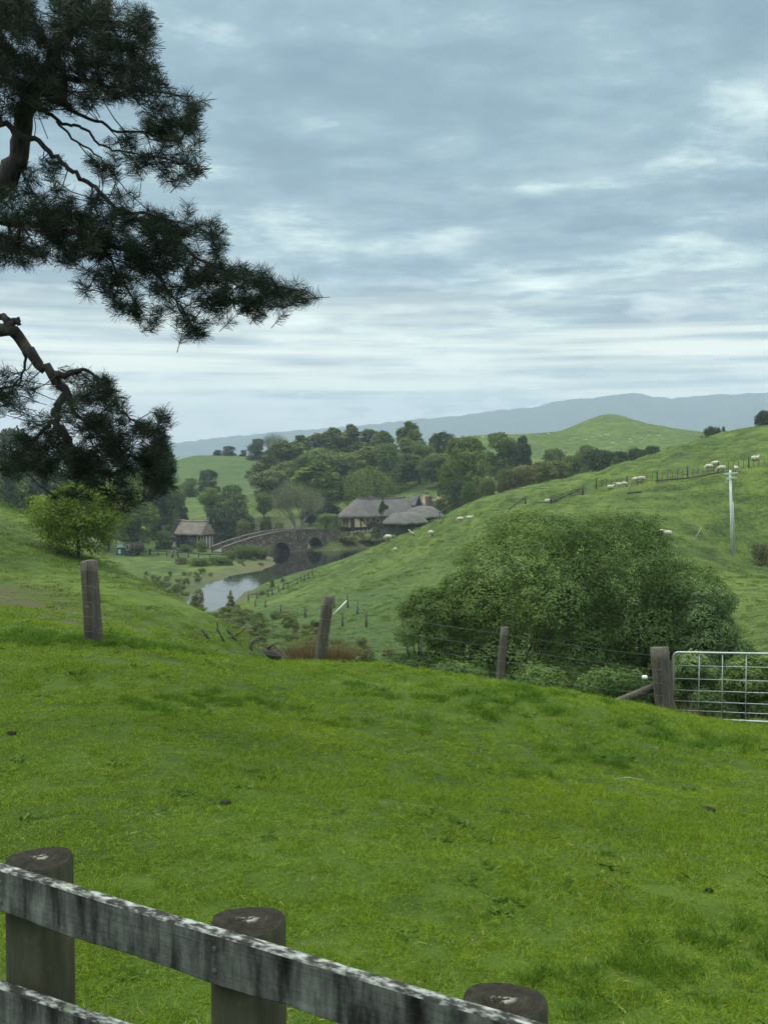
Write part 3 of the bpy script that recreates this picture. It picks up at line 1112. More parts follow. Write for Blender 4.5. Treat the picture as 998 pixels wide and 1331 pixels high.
def crown_mesh(name, kind, W, H, n, leaf, seed, material, k=26, asp=0.62, loose=0.16, align=0.0):
    rng = np.random.default_rng(seed)
    if kind == 'willow':
        ns = n // 26
        a = rng.uniform(0, 2 * pi, ns)
        t = rng.uniform(0, 1, ns) ** 0.75
        pr = 0.48 * W * np.sqrt(np.maximum(0, 1 - t ** 2.0))
        pr *= rng.uniform(0.55, 1.05, ns)
        top = np.stack([pr * np.cos(a), pr * np.sin(a), H * (0.45 + 0.55 * t) + rng.normal(0, 0.02 * H, ns)], -1)
        ln = rng.uniform(0.18, 0.5, ns) * H
        j = np.linspace(0, 1, 26)
        P = top[:, None, :] + np.stack([np.zeros((ns, 26)), np.zeros((ns, 26)), -ln[:, None] * j[None]], -1)
        out = np.stack([np.cos(a), np.sin(a), 0 * a], -1)
        P += out[:, None, :] * (np.sin(j * pi)[None, :, None] * 0.04 * W) + rng.normal(0, 0.012 * W, P.shape)
        P = P.reshape(-1, 3)
        Nn = np.repeat(out, 26, 0) + rng.normal(0, 0.6, P.shape) + np.array([0, 0, 0.3])
        var = np.repeat(rng.uniform(0, 0.5, ns), 26) + rng.uniform(0, 0.5, len(P))
    else:
        L = crown_lobes(kind, W, H, rng, k)
        C = np.array([c for c, r in L])
        Rr = np.array([r for c, r in L])
        wgt = (Rr[:, 0] ** 2)
        li = rng.choice(len(L), int(n * 1.5), p=wgt / wgt.sum())
        d = unit(rng.normal(size=(len(li), 3)))
        d[:, 2] = np.where((d[:, 2] < -0.2) & (rng.uniform(size=len(li)) < 0.55), -d[:, 2], d[:, 2])
        rad = 1 - loose * 1.6 * rng.uniform(size=len(li)) ** 1.5 + loose * 0.5 * rng.normal(size=len(li)) * 0.6
        # ragged lobes
        rad *= 1 + 0.16 * np.sin(d[:, 0] * 7 + li) * np.sin(d[:, 1] * 6 + li * 2.1) + 0.1 * np.sin(d[:, 2] * 9 + li)
        P = C[li] + Rr[li] * d * rad[:, None]
        keep = np.ones(len(P), bool)
        for i in range(0, len(P), 8000):
            q = (P[i:i + 8000, None, :] - C[None]) / Rr[None]
            dd = np.sqrt((q ** 2).sum(-1))
            dd[np.arange(len(dd)), li[i:i + 8000]] = 9
            keep[i:i + 8000] = dd.min(1) > 0.72
        keep &= P[:, 2] > 0.0
        P = P[keep][:n]
        d = d[keep][:n]
        li = li[keep][:n]
        Nn = d * (0.7 + align) + rng.normal(0, 0.55 - 0.2 * align, d.shape) + np.array([0, 0, 0.35])
        lv = rng.uniform(0, 0.55, len(L))
        var = lv[li] + rng.uniform(0, 0.35, len(P))
    V, Fq = cards(P, Nn, leaf * rng.uniform(0.6, 1.3, len(P)), rng, asp)
    return np_mesh(name, V, Fq, material, {'var': ('FACE', var)})


def trunk_mesh(name, W, H, seed, material, top=0.55, limbs=5, r=None, multi=1):
    rg = random.Random(seed)
    mb = MB()
    r = r or 0.028 * H
    for q in range(multi):
        ox, oy = (0, 0) if multi == 1 else (rg.uniform(-.08, .08) * W, rg.uniform(-.08, .08) * W)
        pts = []
        rr = []
        for i in range(6):
            t = i / 5
            pts.append((ox * (1 + t) + rg.uniform(-.015, .015) * W * (i > 0), oy * (1 + t) + rg.uniform(-.015, .015) * W * (i > 0), -0.25 + (top * H + 0.25) * t))
            rr.append(r * (1.25 - 0.75 * t) / (1 if multi == 1 else 1.4))
        mb.tube(pts, rr, 8, 0.08, rg)
        for k in range(limbs):
            t = rg.uniform(0.45, 1.0)
            b = Vector(pts[min(5, int(t * 5))])
            a = rg.uniform(0, 2 * pi)
            e = Vector((cos(a) * W * rg.uniform(.12, .27), sin(a) * W * rg.uniform(.12, .27), H * rg.uniform(top * 0.95, 0.76)))
            mid = b.lerp(e, 0.5) + Vector((0, 0, -0.04 * H))
            mb.tube([b, mid, e], [r * 0.45, r * 0.28, r * 0.1], 6)
    return mb.mesh(name, material)


def bare_meshes(W, H, seed, mat_twig):
    """a leafless, multi-limbed tree: limbs and a haze of fine twigs"""
    rg = random.Random(seed)
    mb = MB()
    tips = []

    def grow(p, d, L, r, lv):
        e = p + d * L
        m_ = p.lerp(e, 0.5) + Vector((rg.uniform(-1, 1), rg.uniform(-1, 1), rg.uniform(-.5, .5))) * L * 0.07
        mb.tube([p, m_, e], [r, r * 0.85, r * 0.65], 5)
        if lv == 0:
            tips.append((e, d))
            return
        for k in range(rg.choice((2, 3, 3))):
            nd = (d + Vector((rg.uniform(-1, 1), rg.uniform(-1, 1), rg.uniform(-.25, .6))) * 0.75).normalized()
            grow(e, nd, L * rg.uniform(.6, .85), r * 0.6, lv - 1)
    for k in range(4):
        a = k * 1.57 + rg.uniform(-.4, .4)
        grow(Vector((0, 0, -0.2)), Vector((cos(a) * .5, sin(a) * .5, 1)).normalized(), H * 0.30, 0.02 * H, 3)
    rng = np.random.default_rng(seed)
    P = np.array([tuple(e) for e, d in tips])
    D = np.array([tuple(d) for e, d in tips])
    sc = np.array([W / (np.ptp(P[:, 0]) + 1e-6), W / (np.ptp(P[:, 1]) + 1e-6), H * 0.92 / P[:, 2].max()])
    mb.v = [tuple(np.array(v) * sc) for v in mb.v]
    P = P * sc
    n = 45
    Q = np.repeat(P, n, 0) + rng.normal(0, 0.075 * W, (len(P) * n, 3))
    Q = Q[Q[:, 2] > 0.15 * H]
    dirs = unit(np.repeat(D, n, 0)[:len(Q)] + rng.normal(0, .6, (len(Q), 3)))
    side = unit(np.cross(dirs, rng.normal(size=dirs.shape)))
    L = rng.uniform(.05, .11, len(Q))[:, None] * H
    wd = 0.0035 * H
    V = np.stack([Q - side * wd, Q + side * wd, Q + dirs * L + side * wd * .4, Q + dirs * L - side * wd * .4], 1).reshape(-1, 3)
    tw = np_mesh('twigs', V, np.arange(len(V)).reshape(-1, 4), mat_twig, {'var': ('FACE', rng.uniform(0, 1, len(Q)))})
    return mb.mesh('limbs', M['palebark']), tw


TPL = {}


def template(key, kind, W, H, n, leaf, mat_, k=26, seeds=(1,), trunk=True, top=0.5, multi=1, loose=0.30):
    TPL[key] = []
    for s in seeds:
        cm = crown_mesh('crown', kind, W, H, n, leaf, s * 31 + len(key), mat_, k, loose=loose)
        tm = trunk_mesh('trunk', W, H, s, M['bark'], top, multi=multi) if trunk else None
        TPL[key].append((W, H, cm, tm))


template('round', 'round', 9, 10, 8000, 0.46, M['mid'], 40, (1, 2, 3))
template('dome', 'dome', 8, 7, 8000, 0.40, M['mid'], 40, (4, 5))
template('tall', 'tall', 6, 14, 8500, 0.44, M['olive'], 44, (6, 7, 8))
template('cone', 'cone', 5, 9, 4200, 0.36, M['dark'], 30, (9, 10))
template('umbrella', 'umbrella', 8, 6, 3600, 0.36, M['dark'], 26, (11, 12), multi=4, top=0.6)
template('willow', 'willow', 13, 8, 9000, 0.40, M['fresh'], 20, (13,))
template('shrub', 'dome', 3, 2, 2200, 0.20, M['brown'], 18, (14, 15, 16), top=0.4, multi=3, loose=0.3)
bl, bt = bare_meshes(9, 8, 3, M['grey'])
TPL['bare'] = [(9, 8, bt, bl)]
used = {}


def edge(px, py, lo=60, hi=260):
    """first ground met along the sight line"""
    Ds = np.linspace(lo, hi, 400)
    P = np.array([tuple(at(px, py, d)) for d in Ds])
    g = ground(P[:, 0], P[:, 1])
    k = np.argmax(P[:, 2] <= g)
    if P[k, 2] > g[k]:
        k = np.argmin(P[:, 2] - g)
    return Vector((P[k, 0], P[k, 1], g[k]))


def tree(name, key, px, D, top_py, wpx, mat_, label, cat='tree', group=None, base=None, sink=0.1):
    i = used.get(key, 0)
    used[key] = i + 1
    W, H, cm, tm = TPL[key][i % len(TPL[key])]
    if D < 0:
        D = edge(px, -D, 205, 560).y
    p = spot(px, D) if base is None else at(px, base, D)
    ztop = at(px, top_py, D).z
    h = max(ztop - p.z + sink, 0.4)
    wd = wpx / F * D
    t_ = thing(name, (p.x, p.y, p.z - sink), label, cat, group, rz=rnd.uniform(0, 6.28))
    t_.scale = (wd / W, wd / W, h / H)
    c = link('crown', cm, t_)
    c.material_slots[0].link = 'OBJECT'
    c.material_slots[0].material = M[mat_]
    if tm is not None:
        link('trunk', tm, t_)
    return t_


# (name, template, px, distance, top py, width px, material, label)
G_WOOD = 'trees of the wood behind the inn'
G_HEDGE = 'bushes of the hedgerow beyond the ridge'
G_HILL = 'trees standing on the left hilltop'
G_POND = 'shrubs around the pond'
TREES = [
    # left hilltop and its slope
    ('umbrella_tree', 'dome', 298, 498, 580, 20, 'dark', 'largest flat-topped tree of the three standing on the hill crest', G_HILL),
    ('umbrella_tree', 'dome', 283, 497, 585, 14, 'dark', 'small flat-topped tree just left of the largest one on the hill crest', G_HILL),
    ('umbrella_tree', 'dome', 316, 498, 585, 11, 'dark', 'smallest flat-topped tree right of the largest one on the hill crest', G_HILL),
    ('evergreen_tree', 'dome', 335, 480, 571, 29, 'dark', 'dark round evergreen standing alone at the right end of the hill crest', G_HILL),
    ('bare_tree', 'bare', 357, 470, 566, 27, 'grey', 'pale leafless tree beside the dark round evergreen on the hill', None),
    ('hill_shrub', 'dome', 271, -640, 611, 30, 'dark', 'dark shrub patch in the middle of the hill slope', None),
    ('hill_shrub', 'dome', 247, -645, 622, 30, 'mid', 'lower left shrub on the hill slope beside the pine', None),
    ('hill_shrub', 'dome', 326, -622, 611, 18, 'olive', 'small olive shrub near the right edge of the hill slope', None),
    # left, behind and below the pine
    ('evergreen_tree', 'round', 206, 262, 571, 46, 'dark', 'tall dark tree poking out right of the lowest pine bough', None),
    ('evergreen_tree', 'dome', 18, 250, 562, 90, 'dark', 'dark domed tree at the left photo edge behind the pine', None),
    ('woodland_tree', 'tall', 12, 215, 588, 60, 'mid', 'tall green tree at the left photo edge above the grassy spur', None),
    ('woodland_tree', 'tall', 62, 235, 590, 70, 'dark', 'tall dull tree behind the spring-green sapling, below the pine', None),
    ('woodland_tree', 'round', 110, 250, 590, 70, 'dark', 'dark round tree hidden mostly behind the lowest pine bough', None),
    ('woodland_tree', 'round', 160, 240, 612, 52, 'young', 'yellow-green tree showing through the underside of the lowest pine bough', None),
    ('woodland_tree', 'round', 178, 225, 652, 56, 'fresh', 'leafy green tree with a dark trunk beside the barrel wagon', None),
    ('woodland_tree', 'round', 140, 232, 655, 50, 'mid', 'green tree between the sapling and the barrel wagon', None),
    ('woodland_tree', 'tall', 208, 256, 640, 34, 'dark', 'dark tree directly left of the thatched cottage', None),
    ('conifer', 'cone', 237, 268, 645, 22, 'dark', 'dark cone-shaped conifer rising behind the thatched cottage', None),
    ('woodland_tree', 'round', 222, 285, 633, 40, 'mid', 'mid-green tree left of the cone-shaped conifer behind the cottage', None),
    ('garden_shrub', 'dome', 213, 236, 690, 26, 'mid', 'green bush against the left wall of the thatched cottage', None),
    ('garden_shrub', 'shrub', 240, 228, 708, 24, 'mid', 'low bush under the front eave of the thatched cottage', None),
    ('garden_shrub', 'shrub', 262, 228, 702, 20, 'olive', 'bush in front of the timbered gable of the cottage', None),
    # centre left, across the pond
    ('woodland_tree', 'round', 272, 300, 634, 34, 'young', 'bright green tree left of the dark round-headed one across the pond', None),
    ('woodland_tree', 'dome', 301, 296, 632, 46, 'mid', 'dark round-headed tree across the pond above the long hedge', None),
    ('woodland_tree', 'round', 343, 298, 641, 26, 'mid', 'small round dark tree left of the grey willow', None),
    ('hedge_bush', 'shrub', 283, 285, 663, 40, 'dark', 'left half of the dark hedge across the pond', None),
    ('hedge_bush', 'shrub', 312, 285, 661, 44, 'dark', 'right half of the dark hedge across the pond', None),
    ('garden_shrub', 'shrub', 316, 276, 676, 22, 'brown', 'brownish bush below the dark hedge across the pond', None),
    ('garden_shrub', 'shrub', 345, 270, 678, 22, 'dark', 'dark bush between the gravel path and the bridge', None),
    ('garden_shrub', 'shrub', 361, 266, 679, 20, 'brown', 'brown bush close behind the bridge parapet', None),
    ('garden_shrub', 'dome', 348, 288, 671, 9, 'mid', 'tiny clipped bush standing on the gravel path', None),
    ('willow_tree', 'bare', 388, 276, 632, 66, 'grey', 'greyish thin-leaved willow with pale limbs behind the bridge', None),
    ('woodland_tree', 'tall', 411, 300, 598, 84, 'young', 'yellow-green tree just behind the greyish willow', None),
    ('woodland_tree', 'round', 403, 284, 660, 26, 'dark', 'dark bush-like tree at the right foot of the greyish willow', None),
    # the wood
    ('woodland_tree', 'tall', 350, 350, 588, 58, 'olive', 'leftmost tree of the wood, at the foot of the hill', G_WOOD),
    ('woodland_tree', 'tall', 368, 352, 572, 66, 'olive', 'second tree of the wood from its left edge', G_WOOD),
    ('woodland_tree', 'tall', 390, 356, 566, 63, 'mid', 'tree of the wood rising behind the yellow-green one, to its left', G_WOOD),
    ('woodland_tree', 'tall', 411, 360, 560, 60, 'olive', 'tree of the wood directly behind the yellow-green one', G_WOOD),
    ('woodland_tree', 'tall', 433, 362, 556, 63, 'mid', 'tree of the wood rising behind the yellow-green one, to its right', G_WOOD),
    ('woodland_tree', 'tall', 455, 362, 552, 60, 'olive', 'tallest olive tree in the middle of the wood', G_WOOD),
    ('woodland_tree', 'tall', 478, 360, 555, 58, 'olive', 'tree of the wood straight above the weeping willow', G_WOOD),
    ('woodland_tree', 'tall', 498, 356, 560, 52, 'mid', 'tree of the wood left of the pale tall one', G_WOOD),
    ('woodland_tree', 'tall', 531, 348, 548, 55, 'fresh', 'pale tall tree standing above the wood near its right end', G_WOOD),
    ('woodland_tree', 'round', 380, 335, 600, 60, 'olive', 'lower tree of the wood above the greyish willow', G_WOOD),
    ('woodland_tree', 'round', 450, 338, 590, 60, 'mid', 'lower tree of the wood behind the weeping willow', G_WOOD),
    ('woodland_tree', 'dome', 503, 325, 578, 58, 'mid', 'dark round tree above the ridge of the inn roof', G_WOOD),
    ('woodland_tree', 'round', 545, 335, 575, 44, 'mid', 'green tree of the wood between the pale tall one and the round light one', G_WOOD),
    ('woodland_tree', 'dome', 574, 345, 563, 46, 'dark', 'dark tree with a flat top right of the pale tall one', G_WOOD),
    ('woodland_tree', 'round', 352, 325, 612, 60, 'olive', 'lowest tree at the left foot of the wood, above the small dark tree', G_WOOD),
    ('woodland_tree', 'round', 416, 330, 585, 76, 'mid', 'broad tree of the wood hidden behind the yellow-green one', G_WOOD),
    ('woodland_tree', 'round', 480, 330, 582, 80, 'olive', 'broad tree of the wood filling the gap above the weeping willow', G_WOOD),
    ('woodland_tree', 'round', 527, 330, 590, 60, 'mid', 'lower dark tree of the wood under the pale tall one', G_WOOD),
    ('woodland_tree', 'round', 570, 318, 590, 56, 'mid', 'lower green tree between the wood and the large rounded light one', G_WOOD),
    ('weeping_willow', 'willow', 476, 300, 609, 88, 'fresh', 'domed weeping willow hanging over the left end of the inn roof', None),
    ('woodland_tree', 'dome', 603, 255, 571, 82, 'fresh', 'large rounded light green tree right of the wood', None),
    ('woodland_tree', 'round', 650, 300, 564, 56, 'mid', 'broad dark tree right of the large rounded light green one', None),
    ('conifer', 'tall', 679, 295, 564, 28, 'dark', 'narrow dark tree at the right end of the tall trees', None),
    ('garden_shrub', 'dome', 592, 246, 624, 34, 'dark', 'dark bush above the wooden handrail right of the inn chimneys', None),
    ('garden_shrub', 'dome', 571, 250, 650, 18, 'olive', 'olive bush between the inn chimneys and the handrail', None),
    ('garden_shrub', 'dome', 426, 259, 668, 42, 'mid', 'rounded bush between the bridge end and the inn', None),
    ('cypress', 'cone', 498, 246, 646, 26, 'dark', 'dark upright cypress in front of the inn roof', None),
    ('garden_shrub', 'shrub', 486, 252, 685, 9, 'fresh', 'small light green bush against the inn wall', None),
    # hedgerow
    ('hedge_bush', 'dome', 610, 215, 628, 30, 'mid', 'green hedgerow bush at the left end, over the handrail', G_HEDGE),
    ('hedge_bush', 'dome', 632, 210, 622, 32, 'olive', 'olive hedgerow bush, second from the left end', G_HEDGE),
    ('hedge_bush', 'dome', 657, 208, 611, 36, 'brown', 'brownest and largest hedgerow bush, left of the mixed ones', G_HEDGE),
    ('hedge_bush', 'dome', 682, 208, 606, 51, 'brown', 'brown hedgerow bush directly right of the largest one', G_HEDGE),
    ('hedge_bush', 'dome', 703, 212, 602, 48, 'olive', 'olive hedgerow bush straight above the wooden hill gate', G_HEDGE),
    ('hedge_bush', 'dome', 723, 216, 599, 45, 'brown', 'brown hedgerow bush right above the wooden hill gate', G_HEDGE),
    ('hedge_bush', 'dome', 744, 222, 594, 48, 'mid', 'green hedgerow bush left of the tallest dark one', G_HEDGE),
    ('hedge_bush', 'dome', 775, 228, 585, 54, 'dark', 'tallest dark hedgerow bush, where the hedge rises', G_HEDGE),
    ('hedge_bush', 'dome', 803, 236, 588, 39, 'dark', 'dark hedgerow bush just right of the tallest one', G_HEDGE),
    ('hedge_bush', 'dome', 826, 244, 584, 39, 'dark', 'dark hedgerow bush second from the right end', G_HEDGE),
    ('hedge_bush', 'dome', 848, 250, 581, 33, 'dark', 'last dark hedgerow bush at the right end, on the ridge', G_HEDGE),
    ('hedge_bush', 'dome', 720, 300, 584, 40, 'mid', 'low green bush on the slope behind the hedgerow', None),
    ('hedge_bush', 'dome', 762, 305, 580, 36, 'olive', 'low olive bush on the slope behind the tallest hedgerow bush', None),
    # right
    ('ridge_tree', 'umbrella', 921, 250, 553, 22, 'dark', 'left dark tree of the pair peeping over the right ridge', None),
    ('ridge_tree', 'umbrella', 936, 252, 554, 16, 'dark', 'right, smaller dark tree of the pair peeping over the right ridge', None),
    ('ridge_tree', 'round', 992, 205, 534, 26, 'dark', 'dark tree on the ridge at the right photo edge', None),
    ('meadow_shrub', 'shrub', 990, 104, 708, 30, 'brown', 'brownish shrub at the right photo edge right of the utility pole', None),
    # by the pond
    ('pond_shrub', 'shrub', 235, 205, 724, 22, 'brown', 'brown bush at the edge of the cottage lawn, left of the leafy ones', G_POND),
    ('pond_shrub', 'shrub', 258, 203, 725, 34, 'fresh', 'left leafy green bush on the bank below the lawn fence', G_POND),
    ('pond_shrub', 'shrub', 284, 204, 724, 36, 'fresh', 'right leafy green bush on the bank below the lawn fence', G_POND),
    ('pond_shrub', 'shrub', 299, 212, 716, 22, 'olive', 'olive bush between the lawn fence end and the reeds', G_POND),
    ('pond_shrub', 'shrub', 340, 150, 768, 10, 'brown', 'small round brown bush on the muddy point by the pond', G_POND),
    ('pond_shrub', 'cone', 353, 158, 750, 9, 'grey', 'left thin greyish sapling on the muddy shore near the fence', G_POND),
    ('pond_shrub', 'cone', 367, 162, 748, 9, 'grey', 'right thin greyish sapling on the muddy shore near the fence', G_POND),
    ('pond_shrub', 'shrub', 452, -707, 697, 30, 'olive', 'bush at the right foot of the bridge above the water', G_POND),
    ('pond_shrub', 'shrub', 478, -708, 698, 34, 'brown', 'brownish bush between the bridge foot and the meadow', G_POND),
    ('pond_shrub', 'shrub', 507, -707, 696, 34, 'olive', 'olive bush where the far pond shore meets the meadow', G_POND),
    ('pond_shrub', 'shrub', 546, 168, 690, 18, 'dark', 'small dark bush at the meadow edge by the grazing sheep', G_POND),
    ('pond_shrub', 'shrub', 255, 140, 768, 22, 'brown', 'wispy bush left of the shining water tip', G_POND),
    ('pond_shrub', 'cone', 298, 135, 766, 16, 'brown', 'tall wispy bush standing in front of the shining water', G_POND),
]
for (nm, key, px, D, tp, wp, mt, lab, grp) in TREES:
    tree(nm, key, px, D, tp, wp, mt, lab, 'shrub' if ('shrub' in nm or 'bush' in nm) else 'tree', grp)

# reeds on the left bank by the bridge
def blade_clump(name, n, R, H, material, seed, lean=0.35, wd=0.02, parent=None):
    rng = np.random.default_rng(seed)
    a = rng.uniform(0, 2 * pi, n)
    r = R * np.sqrt(rng.uniform(0, 1, n)) * 0.55
    B = np.stack([r * np.cos(a), r * np.sin(a), np.full(n, -0.08)], -1)
    d = np.stack([np.cos(a), np.sin(a), 0 * a], -1) * (lean * (0.2 + r / R)[:, None]) + rng.normal(0, 0.13, (n, 3))
    d[:, 2] = 1
    d = unit(d)
    L = (H * rng.uniform(0.55, 1.05, n))[:, None]
    side = unit(np.cross(d, rng.normal(size=(n, 3)))) * wd * 0.5
    droop = np.stack([d[:, 0], d[:, 1], -0.35 * np.ones(n)], -1) * L * 0.18
    m_ = B + d * L * 0.6
    tip = B + d * L + droop
    V = np.stack([B - side, B + side, m_ + side * .8, m_ - side * .8, tip + side * .15, tip - side * .15], 1).reshape(-1, 3)
    k = np.arange(n)[:, None] * 6
    Fq = np.concatenate([k + np.array([0, 1, 2, 3]), k + np.array([3, 2, 4, 5])], 0)
    v = rng.uniform(0, 1, n)
    return np_mesh(name, V, Fq, material, {'var': ('FACE', np.concatenate([v, v]))})


for (px, D, R, H, lab) in ((318, 214, 2.6, 3.4, 'left part of the tall pale reeds below the bridge'), (336, 216, 2.4, 3.0, 'right part of the tall pale reeds below the bridge')):
    p = spot(px, D)
    o = link('reed_clump', blade_clump('reed_clump', 700, R, H, M['reed'], int(px), 0.6, 0.09), loc=p)
    tag(o, lab, 'reeds', 'reeds at the pond')

# ------------------------------------------------------------------ young tree on the spur


def near_tree(name, parts, label, cat, px, D, material, leaf, n, seed, bark='bark', trunk_r=0.06, trunk_top=0.5, group=None, base_z=None, kk=40, loose=0.16, limbs=9, asp=0.62, multi=1):
    p = spot(px, D)
    if base_z is not None:
        p.z = base_z
    t_ = thing(name, p, label, cat, group)
    kind, W, H = parts
    link('crown', crown_mesh('crown', kind, W, H, n, leaf, seed, M[material], kk, asp, loose, 0.8 if material.startswith('bush') else 0.0), t_)
    link('trunk', trunk_mesh('trunk', W, H, seed, M[bark], trunk_top, limbs, trunk_r, multi), t_)
    return t_


pz = spot(99, 33)
near_tree('young_tree', ('round', 2.9, at(106, 632, 33).z - pz.z, ), 'light green young tree directly behind the left wooden post', 'tree', 99, 33, 'young', 0.085, 30000, 5, trunk_r=0.04, trunk_top=0.8, kk=60, loose=0.6)
near_tree('spring_bush', ('dome', 2.0, 1.5), 'low yellow-green bush left of the light green young tree on the spur', 'shrub', 52, 46.5, 'young', 0.12, 4200, 6, trunk_r=0.03, kk=24, loose=0.4, multi=3)

# ------------------------------------------------------------------ the big trees beyond the fence
G_GULLY = 'leafy trees in the gully beyond the fence'
for (nm, kind, px, D, wpx, tp, mt, n, lf, sd_, kk, lab) in (
        ('broadleaf_tree', 'dome', 690, 33.5, 270, 668, 'bush', 150000, 0.074, 21, 99, 'left dome of the huge leafy tree clump behind the wire fence'),
        ('broadleaf_tree', 'dome', 798, 34.0, 252, 673, 'bush', 150000, 0.074, 22, 99, 'right dome of the huge leafy tree clump behind the wire fence'),
        ('broadleaf_tree', 'round', 552, 32.5, 105, 764, 'bush', 32000, 0.07, 23, 70, 'small leafy tree at the left foot of the huge clump'),
        ('broadleaf_tree', 'dome', 930, 31.5, 130, 764, 'bush_pale', 32000, 0.075, 24, 60, 'paler leafy tree at the right of the huge clump, above the gate'),
        ('broadleaf_tree', 'dome', 608, 33.0, 140, 745, 'bush', 36000, 0.075, 32, 60, 'leafy tree filling between the small left tree and the huge clump'),
        ('broadleaf_tree', 'dome', 888, 33.0, 170, 732, 'bush', 44000, 0.075, 33, 70, 'leafy tree on the falling right shoulder of the huge clump'),
        ('gully_bush', 'dome', 905, 25.5, 100, 850, 'bush_pale', 13000, 0.075, 25, 34, 'pale leafy bush seen through the left half of the metal gate'),
        ('gully_bush', 'dome', 985, 26.0, 110, 856, 'bush', 13000, 0.075, 26, 34, 'leafy bush seen through the right part of the metal gate'),
        ('gully_bush', 'dome', 800, 26.5, 140, 872, 'bush', 12000, 0.08, 27, 34, 'dark leafy bush low behind the fence strainer brace'),
        ('gully_bush', 'dome', 600, 27.5, 140, 862, 'bush', 12000, 0.08, 28, 34, 'dark leafy bush low behind the fence left of the thin leaning post'),
        ('gully_bush', 'dome', 705, 27.0, 150, 868, 'bush', 14000, 0.08, 29, 36, 'dark leafy bush low behind the fence right of the thin leaning post')):
    p = spot(px, D)
    near_tree(nm, (kind, wpx / F * D, at(px, tp, D).z - p.z), lab, 'tree' if 'tree' in nm else 'shrub', px, D, mt, lf, n, sd_, trunk_r=0.16 if 'tree' in nm else 0.05, kk=kk, group=G_GULLY, multi=2, loose=0.15)

